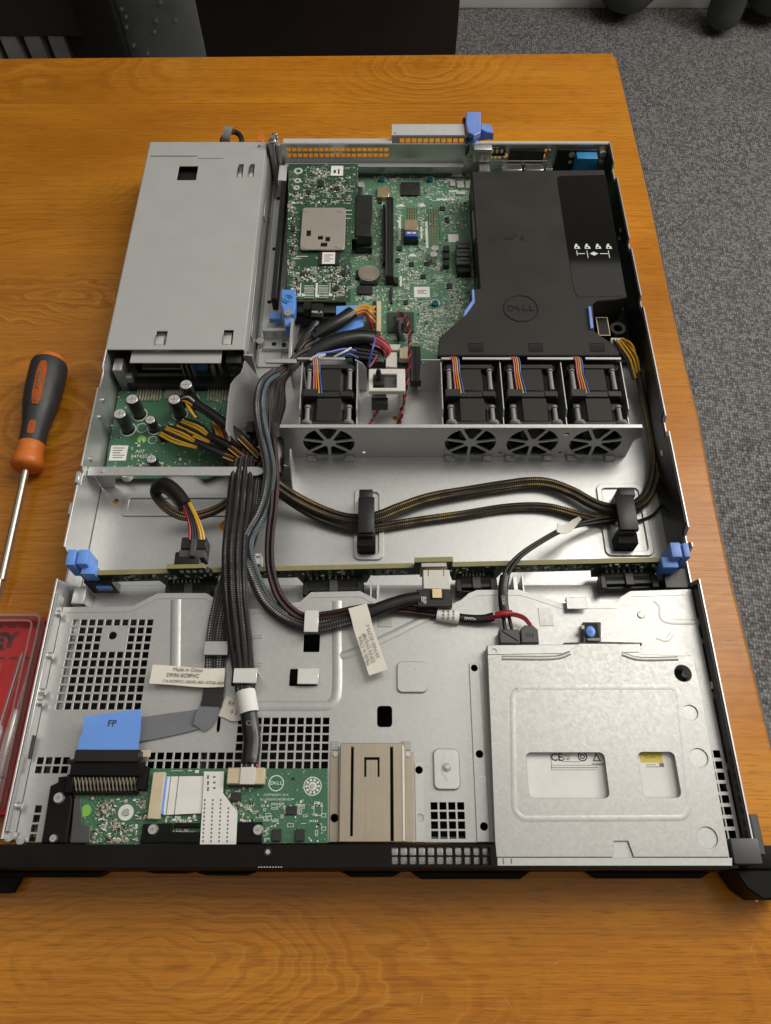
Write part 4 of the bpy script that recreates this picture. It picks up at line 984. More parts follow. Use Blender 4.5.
b = MB('tag_blue'); up_plate(b, [(281.2, 312), (272, 311), (268.8, 318.6), (281.2, 319)], 8, 14, .6); b.build('foot', bl)
b = MB('vga'); p = P(288, 299, zt)
b.tube([(p.x + (1.2 + t * .0062) * math.cos(R(t)), p.y + (1.2 + t * .0062) * math.sin(R(t)), zt + .1) for t in range(0, 660, 30)], .7, 6, 2); b.build('spiral_mark', bl)
b = MB('screw'); pcyl(b, 288, 312.5, 30, 34, 3.8, 3.2); b.use('steel_dark'); p = P(288, 312.5, 34); b.box(p.x - 2, p.x + 2, p.y - .4, p.y + .4, 34, 34.1, 0); b.build('screw', bl)
br = MB('steel'); pbox(br, 289.3, 318, 292.6, 361, 2.1, 36, .3); pbox(br, 262.5, 327.5, 289, 331, 2.1, 14, .5); pbox(br, 262, 347, 289, 349, 2.1, 7, .5)
br.use('steel_cover'); up_plate(br, [(294, 314), (301, 322), (293.4, 350)], 8, 10, .2); br.use('screw'); pcyl(br, 260, 340.5, 2, 9, 4.2, 3.4); br.use('hole'); pcyl(br, 284, 344.5, 3.4, 3.5, 2)
br.build('riser_bracket', sv)

# ------------------------------------------------------------------ air shroud
sh = thing('air_shroud', (130, 460, 8), 'matte black plastic air duct cover with a round logo over the processor', 'air duct')
zt = 40.
ol = [(471.6, 171.2), (604.2, 169.6), (627, 297), (615, 299.5), (597, 300.5), (592.6, 303.5), (594.6, 331), (609, 341), (619, 352), (619, 355.5), (437.5, 355.5), (439.5, 337), (463.2, 317), (473.4, 302), (471, 289.5), (480, 288.5)]
b = MB('shroud'); b.plate([xy(px, py, zt) for px, py in ol], (), 11, zt, .7); shb = b.build('duct_cover', sh)
b = MB('gloss'); wl_ = [xy(px, py, zt) for px, py in ((560, 176.2), (603.6, 175), (606, 177), (625.6, 294.5), (624, 296), (580, 297.4), (575.5, 294), (573, 285), (557.3, 181), (557.6, 177.5))]
b.plate(wl_, (), zt + .02, zt + .35, .1); win = b.build('window', sh)
b = MB('silk'); zi = zt + .42
for px in (577, 587.4, 598.2, 608.8):
    q = P(px, 246.5, zi); b.plate([(q.x - 2.6, q.y - 2.6), (q.x + 2.6, q.y - 2.6), (q.x + 1.7, q.y + .6), (q.x + .3, q.y + .9), (q.x + .8, q.y + 3.2), (q.x - 1., q.y + 3.2), (q.x - 2.1, q.y + .4)], [circ(q.x - .3, q.y - 1.1, .95, 8)], zi - .05, zi)
for px0, px1, py in ((577, 585, 253.6), (600, 609, 253.6)): pbox(b, px0, py - .35, px1, py + .35, zi - .05, zi, 0)
for px in (577, 587.5, 609): pbox(b, px - .35, 250.5, px + .35, 255.5 if px == 577 else 258, zi - .05, zi, 0)
q = P(594, 253.6, zi); b.plate([(q.x - 3.6, q.y), (q.x, q.y + 2.3), (q.x + 3.6, q.y), (q.x, q.y - 2.3)], (), zi - .05, zi); b.build('pictogram', win)
b = MB('hole'); q = P(521, 308.4, zt); b.plate(circ(q.x, q.y, 14.6, 40), [circ(q.x, q.y, 13.4, 40)], zt + .02, zt + .5, .1)
b.text('D', 8.6, flat(q.x - 8.2, q.y, zt + .2), .5, bold=.12); b.text('E', 7.4, flat(q.x - 2.3, q.y, zt + .2, R(38)), .5, bold=.12); b.text('L', 8.6, flat(q.x + 3.4, q.y, zt + .2), .5, bold=.12); b.text('L', 8.6, flat(q.x + 8.6, q.y, zt + .2), .5, bold=.12); b.build('round_logo', sh)
b = MB('hole'); q = P(513, 236.8, zt)
b.plate([(q.x - 8, q.y - 2.4), (q.x - 1, q.y - 3.2), (q.x + 4, q.y + 1.6), (q.x + .8, q.y + 4.2), (q.x + 1.4, q.y + 1.4), (q.x - 2, q.y - .8), (q.x - 4, q.y + .5)], (), zt + .02, zt + .45, .1); b.plate([(q.x + 6.5, q.y - 4), (q.x + 9.2, q.y - 4), (q.x + 8.8, q.y + 2), (q.x + 7.6, q.y + 2)], (), zt + .02, zt + .45, .1); b.build('embossed_mark', sh)
for k, (px0, px1, t) in enumerate(((469, 483.4, 'F4'), (528.6, 543, 'F3'), (590, 605, 'F2'))):
    b = MB('hole'); q = P((px0 + px1) / 2, 347.5, zt); b.plate(rrect(q.x - 5.8, q.x + 5.8, q.y - 4.4, q.y + 4.4, .8, 2), [rrect(q.x - 5.1, q.x + 5.1, q.y - 3.7, q.y + 3.7, .6, 2)], zt + .02, zt + .4)
    for dx in (-3.2, 0, 3.2): b.plate(rect(q.x + dx - 1.2, q.x + dx + 1.2, q.y - 2.8, q.y + 2.8), [rect(q.x + dx - .5, q.x + dx + .5, q.y - 1.9, q.y - .3)], zt + .02, zt + .4)
    b.build('embossed_panel', sh)
b = MB('blue_light'); b.plate([xy(*q, zt) for q in ((471.3, 291), (473.8, 291), (474.6, 303), (465.6, 316), (463.2, 317.5), (464, 313), (471.8, 301.5))], (), zt + .02, zt + 2, .4); b.build('lift_tab', sh)
b = MB('blue_light'); b.plate([xy(*q, zt) for q in ((587.4, 308), (590.4, 308), (593, 329.5), (589.8, 330))], (), zt + .02, zt + 2.2, .4); b.build('lift_tab', sh)
b = MB('black'); b.box(83.4, 84.8, 432, 478, 20, 36, .3); b.use('rubber').box(83, 84.4, 486, 520, 30, 36, .2); b.build('side_rail', sh)
# ------------------------------------------------------------------ fan bracket and four fans
fb = thing('fan_bracket', (65, 310, 2), 'galvanised steel fan bracket with four spoked round grilles across the case', 'bracket')
FX = [(P(301, 424, 40).x + P(354, 424, 40).x) / 2, (P(446, 424, 40).x + P(499, 424, 40).x) / 2, (P(508.5, 424, 40).x + P(563, 424, 40).x) / 2, (P(572, 424, 40).x + P(629, 424, 40).x) / 2]
ZC = 21.6
def spoked(cx, cz, r0, r1, n=7, w=2.3, a0=12):
    out = []; lo = lambda q: (q[0], max(q[1], 3.4))
    for k in range(n):
        a = R(a0 + 360 * k / n); c = R(a0 + 360 * (k + 1) / n); pl = []
        for i in range(9):
            t = a + (w / 2 / r1) + (c - a - w / r1) * i / 8; pl.append((cx + r1 * math.cos(t), cz + r1 * math.sin(t)))
        for i in range(5):
            t = c - (w / 2 / r0) - (c - a - w / r0) * i / 4; pl.append((cx + r0 * math.cos(t), cz + r0 * math.sin(t)))
        out.append([lo(q) for q in pl])
    return out
hs = []
for fx in FX: hs += spoked(fx, ZC, 5.4, 19.7, 7, 2.6)
hs += [circ(FX[0] + 27, 8, 1.5), circ(FX[1] + 24.5, 8, 1.5), circ(FX[2] + 24.3, 8, 1.5), rect(FX[2] + 22.6, FX[2] + 26, 32, 35.5)]
x0 = P(279, 428, 42).x; x1 = P(643, 428, 42).x
b = MB('steel'); b.plate([(x0, 2.1), (x1 - 2, 2.1), (x1 - 2, 24), (x1 + 2, 30), (x1, 42), (x0, 42)], hs, 0, 1.2, .2, upright(0, 283, 0)); b.box(x0 + .5, x1 - .5, 281.4, 284.8, 42.05, 43.1, .3); b.build('grille_wall', fb)
b = MB('steel')
for fx in FX:
    for dx in (-15, 15): b = MB('steel'); b.box(fx + dx - 4, fx + dx + 4, 277, 281.7, 2.1, 4.4, .6); b.build('foot_tab', fb)
xr0 = P(297, 361, 42).x; xr1 = P(636, 361, 42).x
b = MB('steel'); b.plate([(P(355, 361, 42).x, 2.1), (P(366, 361, 42).x, 2.1), (P(366, 361, 42).x, 30), (P(362, 361, 42).x, 38), (P(355, 361, 42).x, 42)], (), 0, 1., .1, upright(0, 347, 0)); b.build('rear_wall', fb); b = MB('steel'); b.plate(rect(P(421, 361, 42).x, P(443, 361, 42).x, 2.1, 42), [circ(P(424, 361, 42).x, 39, .8)], 0, 1., .1, upright(0, 347, 0))
b.build('rear_wall', fb)
for q0, q1 in ((xr0, P(345, 361, 42).x), (P(441, 361, 42).x, P(452, 361, 42).x), (P(462, 361, 42).x, P(514, 361, 42).x), (P(527, 361, 42).x, P(574, 361, 42).x), (P(585, 361, 42).x, P(621, 361, 42).x)): b = MB('steel'); b.box(q0, q1, 345.5, 348, 42.2, 43.4, .4); b.build('rear_rail', fb)
q0 = P(266, 362, 40); b = MB('steel'); b.box(q0.x, xr0 - .3, 343, 347, 41, 42.6, .3); b.build('rear_rail', fb)
b = MB('steel'); 
for x in (FX[0] - 21.7, FX[0] + 21.7, FX[1] - 22, FX[1] + 24.4, FX[2] + 24.6, FX[3] + 23):
    b = MB('steel'); b.plate([(284, 2.1), (345, 2.1), (345, 41), (300, 41), (296, 36), (284, 36)], (), 0, .9, .15, sideways(x - .45, 0, 0)); b.build('divider', fb)

def make_fan(fx):
    f = thing('cooling_fan', (fx, 313, 2), 'black double rotor cooling fan standing alone at the left end of the fan bracket', 'fan', 'double rotor cooling fans in the fan bracket')
    b = MB('fan')
    def oct_(w, c): h = w / 2; return [(fx - h + c, ZC - h), (fx + h - c, ZC - h), (fx + h, ZC - h + c), (fx + h, ZC + h - c), (fx + h - c, ZC + h), (fx - h + c, ZC + h), (fx - h, ZC + h - c), (fx - h, ZC - h + c)]
    for y, t in ((288.6, 4.2), (316.5, 5.5), (342.5, 4.2)):
        b = MB('fan'); b.plate(oct_(39.5, 2.5), [circ(fx, ZC, 17.6, 28)], 0, t, .5, upright(0, y, 0)); b.build('frame', f)
    b = MB('fan'); b.plate(circ(fx, ZC, 18.6, 36), [circ(fx, ZC, 17.4, 36)], 0, 22, .3, upright(0, 310.8, 0)); b.plate(circ(fx, ZC, 18.6, 36), [circ(fx, ZC, 17.4, 36)], 0, 21.4, .3, upright(0, 338.2, 0))
    b.use('shroud').box(fx - 9, fx + 10, 289, 310.6, 38, 40.6, .6); b.box(fx - 7, fx + 9, 317, 338, 38.4, 41.2, .6); b.use('fan'); b.box(fx - 17.5, fx + 17.5, 290, 309, 34, 35.6, .3); b.box(fx - 17.5, fx + 17.5, 318, 337, 34, 35.4, .3)  # lighter plastic on the top blocks stands in for their sheen
    b.box(fx - 19.5, fx - 8, 311.2, 318, 41.3, 42.3, .3); b.box(fx + 9, fx + 19, 311.2, 316, 41.3, 42.2, .3)
    b.build('housing', f)
    b = MB('black'); b.cyl((fx, 290, ZC), (fx, 308, ZC), 8.5, n=24)
    for k in range(7):
        a = R(360 * k / 7); M4 = Matrix.Translation((fx, 297, ZC)) @ Matrix.Rotation(a, 4, 'Y') @ Matrix.Rotation(R(38), 4, 'X'); b.box(-.5, .5, -7, 7, 8, 17, .1, Matrix.Translation((fx, 297, ZC)) @ Matrix.Rotation(a, 4, 'Y') @ Matrix.Rotation(R(35), 4, 'Z'))
    b.build('rotor', f)
    for sx in (-1, 1):
        for y0, y1 in ((288.8, 302), (319, 337)):
            b = MB('rubber'); b.cyl((fx + sx * 15.8, y0, 38.8), (fx + sx * 15.8, y1, 38.8), 1.9, 1.7, 12); b.cyl((fx + sx * 15.8, y1, 38.8), (fx + sx * 15.8, y1 + 2, 38.8), 2.6, 2.2, 12); b.build('rubber_pin', f)
        b = MB('rubber'); b.rings([(Vector((fx + sx * 15.8, 285.2, 40.6)), 3.6), (Vector((fx + sx * 15.8, 286.4, 40.6)), 4.6), (Vector((fx + sx * 15.8, 288.4, 40.6)), 3.8)], 16); b.build('rubber_foot', f)
    for k, m in enumerate(('wire_pk', 'wire_o', 'wire_y', 'wire_b')):
        b = MB(m); x = fx - 12.6 + k * 1.55
        b.tube([(x - 2, 350, 41), (x - .8, 346, 44.2), (x, 341, 42.6), (x + .3, 334, 40.6), (x + .8 + k * .3, 322, 41.2), (x + 1 + k * .5, 315, 41.0), (x + 1 + k * .5, 312, 39)], .6, 6, 4); b.build('wire', f)
    return f
f0 = make_fan(FX[0])
for i, lb in ((1, 'double rotor cooling fan leftmost of the three below the black air duct'), (2, 'double rotor cooling fan in the middle of the three below the black air duct'), (3, 'double rotor cooling fan nearest the side wall with the black lining')):
    c_ = copy_tree(f0); shift(c_, (FX[i] - FX[0], 0, 0), lb)

# ------------------------------------------------------------------ intrusion switch in its white holder
sw = thing('switch_holder', (0, 338, 2), 'white plastic frame holding a small black lid switch between the fans', 'switch')
zt = 34.
a = xy(368.5, 391, zt); c = xy(405, 368.5, zt); i0 = xy(373, 387.5, zt); i1 = xy(396.5, 374, zt)
b = MB('white'); b.plate(rrect(a[0], c[0], a[1], c[1], 1), [rect(i0[0], i1[0], i0[1], i1[1])], zt - 5, zt, .5); b.box(a[0] + 2, a[0] + 5, a[1] + 2, c[1] - 2, 2.1, zt - 5.1, .3); b.box(c[0] - 5, c[0] - 2, a[1] + 2, c[1] - 2, 2.1, zt - 5.1, .3); b.build('frame', sw)
b = MB('grey_plastic'); b.box(i0[0] + .2, i1[0] - .2, i0[1] + .2, i1[1] - .2, zt - 7, zt - 2.5, .3); b.use('black').box(i0[0] + .5, i0[0] + 9, i0[1] + 1, i1[1] - 1, zt - 2.4, zt + 1, .5); q = P(378.5, 376, zt + 3); b.rings([(Vector((q.x, q.y - 1.5, zt + 1)), 2), (Vector((q.x, q.y, zt + 6)), 2.3), (Vector((q.x, q.y + 1, zt + 9)), 1.7)], 12); b.use('hole'); q = P(395.5, 380, zt); b.cyl((q.x, q.y, zt), (q.x, q.y, zt + .1), .9); b.build('switch', sw)
b = MB('rubber'); pbox(b, 372.5, 391.5, 386.5, 397, 18, 26, .5); b.use('black'); pbox(b, 371.5, 397, 388, 404, 16, 25, .6); b.build('plug', sw)
def twist(name, pts, mats, r, pitch, par=None, lab=None, amp=None):
    pts = smooth(pts, 10); amp = amp or r * 1.05; L = 0; b = MB(*mats)
    fr = b._frames(pts)
    for j, m in enumerate(mats):
        q = []; L = 0
        for i, p in enumerate(pts):
            if i: L += (p - pts[i - 1]).length
            an = 2 * math.pi * (L / pitch + j / len(mats)); q.append(p + fr[i][1] * (amp * math.cos(an)) + fr[i][2] * (amp * math.sin(an)))
        b.use(m).tube(q, r, 6, 1)
    return b.build(name, par, lab)
twist('wire_pair', PP([(381, 402, 22), (379, 408, 16), (374, 417, 8), (367, 429, 5)]), ('wire_p', 'wire_r'), .75, 9, sw)
o = twist('sensor_cable', PP([(399, 312, 14), (406, 318, 20), (409, 330, 24), (410, 345, 24), (409, 365, 22), (406, 385, 16), (403, 405, 9), (400, 420, 6), (398, 428, 5)]), ('wire_r', 'wire_k'), .95, 12, None)
tag(o, 'thin twisted red and black wire pair running from the mainboard chip down past the white switch', 'wire'); o['label'] = 'thin twisted red and black wire pair running down past the white switch frame'
b = MB('grey_plastic'); pbox(b, 396, 317, 404.5, 323.5, 10.8, 20, .5); b.use('wire_k'); b.tube(PP([(399, 322, 18), (399, 332, 16), (401, 341, 12)]), 3.2, 10, 5); b.build('plug', o)

# ------------------------------------------------------------------ backplane
A = P(80, 575.3, 33); B = P(668, 561.5, 33); dv = (B - A); Lb = Vector((dv.x, dv.y, 0)).length; ang = math.atan2(dv.y, dv.x)
bp = thing('drive_backplane', (0, 168, 6), 'narrow green drive board standing on edge across the case', 'circuit board')
MB4 = Matrix.Translation((A.x, A.y, 0)) @ Matrix.Rotation(ang, 4, 'Z') @ Matrix.Rotation(R(90), 4, 'X')
def sA(px, py=566, z=33): p = P(px, py, z); return (p.x - A.x) * math.cos(ang) + (p.y - A.y) * math.sin(ang)
t0, t1, t2, t3 = sA(170), sA(207), sA(414), sA(452)
tops = [(Lb, 33), (t3, 33), (t3, 42), (t2, 42), (t2, 33), (t1 + 4, 33), (t1, 41), (t0, 41), (t0, 33), (0, 33)]
bots = [(0, 20)]
for px0, px1 in ((160, 212), (300, 366), (455, 500), (600, 664)):
    s0, s1 = sA(px0), sA(px1); bots += [(s0 - 3, 20), (s0, 8), (s1, 8), (s1 + 3, 20)]
bots += [(Lb, 20)]
b = MB('pcb_back'); b.plate(bots + tops, (), -2.2, 0, 0, MB4); b.build('board', bp)
b = MB('pcb_edge')
def along(b, s0, s1, y0, y1, z0, z1, bev=.2): b.box(s0, s1, y0, y1, z0, z1, bev, Matrix.Translation((A.x, A.y, 0)) @ Matrix.Rotation(ang, 4, 'Z'))
for s0, s1, zz in ((.3, t0 - .3, 33), (t0, t1, 41), (t1 + .3 + 4, t2 - .3, 33), (t2, t3, 42), (t3 + .3, Lb - .3, 33)): along(b, s0, s1, -.3, 3.2, zz + .02, zz + .5, 0)
b.build('board_edge', bp)
for px0, px1 in ((164, 208), (303, 362), (458, 497), (605, 661)):
    b = MB('black'); s0, s1 = sA(px0), sA(px1); along(b, s0, s1, -11, -.1, 11, 20, .6); along(b, s0 + 2, s1 - 2, -13, -11.1, 12, 17, .3); b.use('hole'); along(b, s0 + 3, s1 - 3, -8, -5, 20, 20.1, 0); b.use('grey_plastic'); along(b, (s0 + s1) / 2 - 3, (s0 + s1) / 2 + 3, -12, -3, 20.2, 22, .4); b.use('tin')
    for i in range(7): along(b, s0 + 4 + i * (s1 - s0 - 10) / 7, s0 + 5 + i * (s1 - s0 - 10) / 7, -2.2, -.3, 20, 21, 0)
    b.use('black'); along(b, s0 - 1, s0 + 3, -14, -4, 11, 21, .5); along(b, s1 - 4, s1 + 1, -14, -4, 11, 21, .5); b.build('drive_socket', bp)
g = random.Random(4); b = MB('pale', 'tan', 'chip', 'silk')
for i in range(230):
    s_ = g.uniform(4, Lb - 4); zz = g.uniform(22, 31); l = g.uniform(.7, 2.6); b.use(g.choice(('pale', 'tan', 'chip', 'chip', 'silk'))); along(b, s_, s_ + l, -g.uniform(.4, 1.2), 0, zz, zz + g.uniform(.5, 1.6), 0)
b.use('silk')
for i in range(5): along(b, t0 + 8 + i * 4.4, t0 + 10.4 + i * 4.4, -.15, 0, 33, 37, 0)
b.build('small_components', bp, stuff=True)
b = MB('gold'); b.mi = 0
along(b, t2 + 4, t3 - 4, -4, -.1, 25, 39, .4); b.use('white'); pbox(b, 423, 569.5, 450, 589, 24, 40.5, .6); b.use('steel_dark'); along(b, t2 + 4.5, t3 - 4.5, -3.6, -.2, 39.2, 41.5, .3); b.use('ink_grey'); pbox(b, 428, 570, 428.8, 576, 40.5, 40.7, 0); pbox(b, 443.5, 570, 444.3, 576, 40.5, 40.7, 0); b.build('data_socket', bp)
b = MB('black'); along(b, t0 + 5, t1 - 3, 2.5, 12, 26, 42, .8); along(b, t0 + 10, t1 - 14, 12.2, 19, 26, 40, .6); b.build('power_socket', bp)
b = MB('white'); pbox(b, 254.5, 553, 261, 564, 28, 37, .4); b.use('ink_grey'); pbox(b, 256, 556, 260, 558, 37, 37.1, 0); b.build('small_plug', bp)
def bp_latch(lab, q, m1, m2):
    l = thing('board_latch', P(q[0][0], q[0][1], 30), lab, 'latch', 'blue latches at the ends of the drive board')
    b = MB(m1); pbox(b, *q[0], 24, 44, 1); pbox(b, *q[1], 24, 44, 1); b.build('grip', l)
    b = MB(m2); pbox(b, *q[2], 22, 38, .8); pbox(b, q[0][2] - .5, q[0][1] + 2, q[1][0] + .5, q[0][3] + 2, 24, 41, .3); b.build('catch', l)
    b = MB('black'); pbox(b, *q[3], 4, 26, .6); b.build('bracket', l); return l
l1 = bp_latch('blue plastic latch on the drive board beside the bright steel wall', ((66, 549, 75.4, 565), (77, 549, 88, 564), (81, 564, 95, 574), (84, 574, 112, 583)), 'tag_blue', 'tag_blue')
b = MB('tag_blue'); pbox(b, 96, 583, 111, 588, 16, 21, .4); b.build('lower_catch', l1)
l2 = bp_latch('blue plastic latch on the drive board against the black lined wall', ((671, 542, 681.5, 557), (683.5, 542.5, 690, 557), (662, 556.5, 678, 567.5), (664, 568, 690, 588)), 'blue_light', 'blue')

# ------------------------------------------------------------------ optical drive
od = thing('optical_drive', (134, 50, 32), 'slim silver optical drive with two printed labels under windows in its lid', 'disc drive')
zt = 42.3
b = MB('steel_spangle')
top = [(496.5, 857), (495, 840), (488, 660), (500, 655.5), (556, 655.5), (571, 650), (579, 643.6), (617, 643.6), (621.5, 652), (636, 657.5), (680, 656.5), (692.5, 655), (701, 690), (729.5, 857), (634, 857), (631, 849), (628, 841), (614, 841), (613, 857)]
wins = []
def win_(px0, py0, px1, py1, r=3): a = xy(px0, py1, zt); c = xy(px1, py0, zt); return rrect(a[0], c[0], a[1], c[1], r, 3)
wins = [win_(529.5, 752.5, 604, 798), win_(644, 752, 674, 797.5)]
for px, py, r in ((682.7, 673.5, 5.6), (690.4, 712.5, 4.7), (699, 757.6, 5.5), (707.6, 837.5, 5.8)): wins.append(circ(*xy(px, py, zt), r, 20))
b.plate([xy(px, py, zt) for px, py in top], wins, zt - 1, zt, .2)
a = xy(512, 826, zt); c = xy(694, 690, zt); rr = [xy(520, 687, zt), xy(672, 687, zt), xy(678, 692, zt), xy(690, 808, zt), xy(684, 818, zt), xy(522, 819, zt), xy(514, 810, zt), xy(512.5, 694, zt)]
cxm = sum(p[0] for p in rr) / 8; cym = sum(p[1] for p in rr) / 8
lid = b.build('lid', od)
def soft(poly, k=5, r=.22):
    out = []; n = len(poly)
    for i in range(n):
        p0, p1, p2 = Vector(poly[i - 1]), Vector(poly[i]), Vector(poly[(i + 1) % n]); d = min((p0 - p1).length, (p2 - p1).length) * r
        a_, c_ = p1 + (p0 - p1).normalized() * d, p1 + (p2 - p1).normalized() * d
        for j in range(k + 1):
            t = j / k; out.append(tuple(a_ * (1 - t) ** 2 + p1 * 2 * t * (1 - t) + c_ * t * t))
    return out
rim = soft(rr, 4, .45); 
b = MB('steel_spangle'); loop = [Vector((x, y, zt - .2)) for x, y in rim]; loop.append(loop[0]); loop.append(loop[1]); b.tube(loop, 2.6, 10, 1, .11, Vector((0, 0, 1))); 
b.tube(PP([(502, 658, zt), (553, 658, zt), (570, 653, zt)]), 1.5, 8, 5, .45, Vector((0, 0, 1))); b.tube(PP([(622, 654, zt), (640, 659, zt), (678, 658.5, zt)]), 1.5, 8, 5, .45, Vector((0, 0, 1)))
b.build('pressed_rim', lid)
b = MB('steel_cover'); b.plate([xy(px, py, zt - 1.3) for px, py in ((497, 865), (487, 645), (640, 643.5), (642, 654), (694, 656), (731, 865))], [win_(523, 747, 610, 803), win_(638, 747, 680, 803)] + [circ(*xy(682.7, 673.5, zt - 1.3), 5.2, 20)], 32, zt - 1.3, .3)
b.plate([xy(px, py, zt - .8) for px, py in ((487.4, 646), (638, 644.5), (638.6, 652), (488, 654.5))], [circ(*xy(494, 651, zt - .8), 1.6)], zt - 1.25, zt - .7, .1); b.use('steel_dark'); b.box(*[v for v in (xy(544, 650, zt)[0], xy(544.5, 650, zt)[0])], xy(544, 652, zt)[1], xy(544, 647, zt)[1], zt - .7, zt - .6, 0)
b.build('drive_body', od)
b = MB('paper_white'); pbox(b, 522, 747, 612, 804, 36, 38.5, 0); b.use('ink'); zi = 38.62
q = xy(560, 757.5, zi)
b.text('CE', 6.2, flat(q[0] - 2, q[1], zi), .06, bold=.12); 
b.text('VCCI', 2.2, flat(*xy(566.5, 755.5, zi), zi), .06); b.text('R 43', 2.2, flat(*xy(566.5, 759, zi), zi), .06)
q = xy(582.5, 756.5, zi); b.plate(circ(q[0], q[1], 2.9, 18), [circ(q[0], q[1], 2.2, 18)], zi - .04, zi + .02); b.plate(circ(q[0], q[1], 1.5, 12), [circ(q[0], q[1], .9, 12)], zi - .04, zi + .02)
q = xy(596.5, 757.5, zi); b.plate([(q[0] - 2.6, q[1] - 2.2), (q[0] + 2.6, q[1] - 2.2), (q[0], q[1] + 2.8)], [[(q[0] - 1.5, q[1] - 1.6), (q[0] + 1.5, q[1] - 1.6), (q[0], q[1] + 1.4)]], zi - .04, zi + .02)
b.use('ink_grey'); pbox(b, 562, 761.4, 580, 761.9, zi - .03, zi, 0); pbox(b, 551, 765, 603, 765.4, zi - .03, zi, 0); pbox(b, 551, 767.3, 598, 767.9, zi - .03, zi, 0); pbox(b, 551, 769.6, 596, 770, zi - .03, zi, 0); pbox(b, 551, 753, 551.4, 770, zi - .03, zi, 0); b.use('ink'); pbox(b, 592, 763.6, 604, 764.4, zi - .03, zi, 0)
b.build('printed_label', od)
b = MB('paper_white'); pbox(b, 637, 747, 681, 804, 36, 38.5, 0); b.use('yellow_label'); pbox(b, 640, 748, 662, 762.5, 38.52, 38.6, 0); b.use('ink_grey'); q = P(652, 757, 38.6); b.text('CLASS 1', 2.6, flat(q.x, q.y, 38.64), .05); pbox(b, 646, 764.5, 656, 765, 38.52, 38.6, 0); pbox(b, 646, 766.5, 660, 767.1, 38.52, 38.6, 0); pbox(b, 659.5, 763, 664, 767, 38.52, 38.6, 0); b.build('yellow_label', od)
for px, py, r in ((690.4, 712.5, 4.7), (699, 757.6, 5.5), (707.6, 837.5, 5.8)): b = MB('steel_cover'); q = P(px, py, zt - 1); b.cyl((q.x, q.y, zt - 1.28), (q.x, q.y, zt - .9), r + .6, n=20); b.build('hole_backing', od)
b = MB('hole'); q = P(682.7, 673.5, 32); b.cyl((q.x, q.y, 32), (q.x, q.y, 32.3), 6.5, n=18); b.use('steel_dark').cyl((q.x + 1, q.y - 1, 32.3), (q.x + 1, q.y - 1, 35), 2.6); b.build('hole_shade', od)  # black disc paints the shade at the bottom of the hole, under a small boss
b = MB('black'); b.plate([xy(px, py, 38) for px, py in ((564, 644.5), (564, 642.5), (583, 642), (583, 622), (601, 622), (601, 641.5), (642, 642.5), (642, 645))], (), 32, 38, .4); b.use('hole'); pbox(b, 585.5, 623, 598.5, 637.5, 38.02, 38.3, .1); b.use('cream'); pbox(b, 581, 625, 584.5, 629, 38, 40, .3); b.use('rubber'); pbox(b, 587, 637.8, 600, 640.8, 38.1, 40, .4); b.build('release_bracket', od)
b = MB('tag_blue'); q = P(590.7, 631.3, 41); b.rings([(Vector((q.x, q.y, 38.3)), 3.2), (Vector((q.x, q.y, 41)), 3.0), (Vector((q.x, q.y, 41.6)), 2.2)], 18, ell=1.25, up=Vector((1, 0, 0))); b.use('vga').cyl((q.x, q.y, 41.6), (q.x, q.y, 42), 1); b.build('release_button', od)
b = MB('steel_cover'); b.plate([xy(497, 866, 40), xy(497, 858, 40), xy(731, 858, 40), xy(731, 866, 40)], (), zt - 1.25, zt - .5, .15); b.use('ink_grey'); pbox(b, 503, 858.5, 504, 864, 41.9, 42, 0); pbox(b, 511, 858.5, 512, 864, 41.9, 42, 0); b.build('front_rail', od)

# ------------------------------------------------------------------ warm steel blank beside it
bk = thing('blank_bracket', (-5, 26, CZ), 'brownish steel blanking bracket with long slots at the front edge', 'bracket')
zt = 37.
def q_(px, py): return xy(px, py, zt)
b = MB('steel_warm'); b.plate([q_(339, 842), q_(340.5, 743), (q_(406, 743)[0], q_(406, 743)[1]), q_(405.5, 842)], [[q_(350, 836), q_(351, 747), q_(353.6, 747), q_(352.5, 836)], [q_(390.5, 841), q_(390, 747), q_(392.8, 747), q_(393.5, 841)], [q_(364.2, 776.5), q_(364.2, 757.5), q_(379.2, 757.5), q_(379.2, 776.5), q_(377.6, 776.5), q_(377.6, 759.6), q_(366, 759.6), q_(366, 776.5)]], zt - 1, zt, .3); b.build('raised_plate', bk)
b = MB('hole'); b.plate([q_(348, 838), q_(349, 746), q_(395, 746), q_(396, 841)], (), CZ + 1.1, CZ + 1.4); b.build('gap_shade', bk)  # black sheet below the slots, their shade put into its colour
b = MB('steel_warm')
for px0, px1 in ((329.5, 338.5), (404.5, 413.5)): b = MB('steel_warm'); b.plate([xy(px0, 842, CZ + 1), xy(px0 + .8, 752, CZ + 1), xy(px1, 752, CZ + 1), xy(px1, 842, CZ + 1)], [circ(*xy(334.3, 818, CZ + 1), 2.4)] if px0 < 350 else (), CZ + .1, CZ + 1, .15); b.build('side_flange', bk)
b = MB('steel_warm')
for px in (339.6, 405): a = xy(px, 842, CZ); c = xy(px, 745, CZ); b.box(a[0] - .4, a[0] + .4, a[1], c[1], CZ + 1.05, zt - 1.05, 0)
b.use('tab_bright'); pbox(b, 402.5, 746, 404.5, 841, zt + .02, zt + .5, .1); b.use('steel_dark'); b.build('side_web', bk); b = MB('steel_dark'); pbox(b, 331, 741, 339, 750, CZ + .1, CZ + .8, .1); pbox(b, 402, 741, 411, 750, CZ + .1, CZ + .8, .1); b.use('screw'); pcyl(b, 335.5, 754, CZ + 1, CZ + 2, 1.6); pcyl(b, 408, 754, CZ + 1, CZ + 2, 1.6); b.build('end_tab', bk)

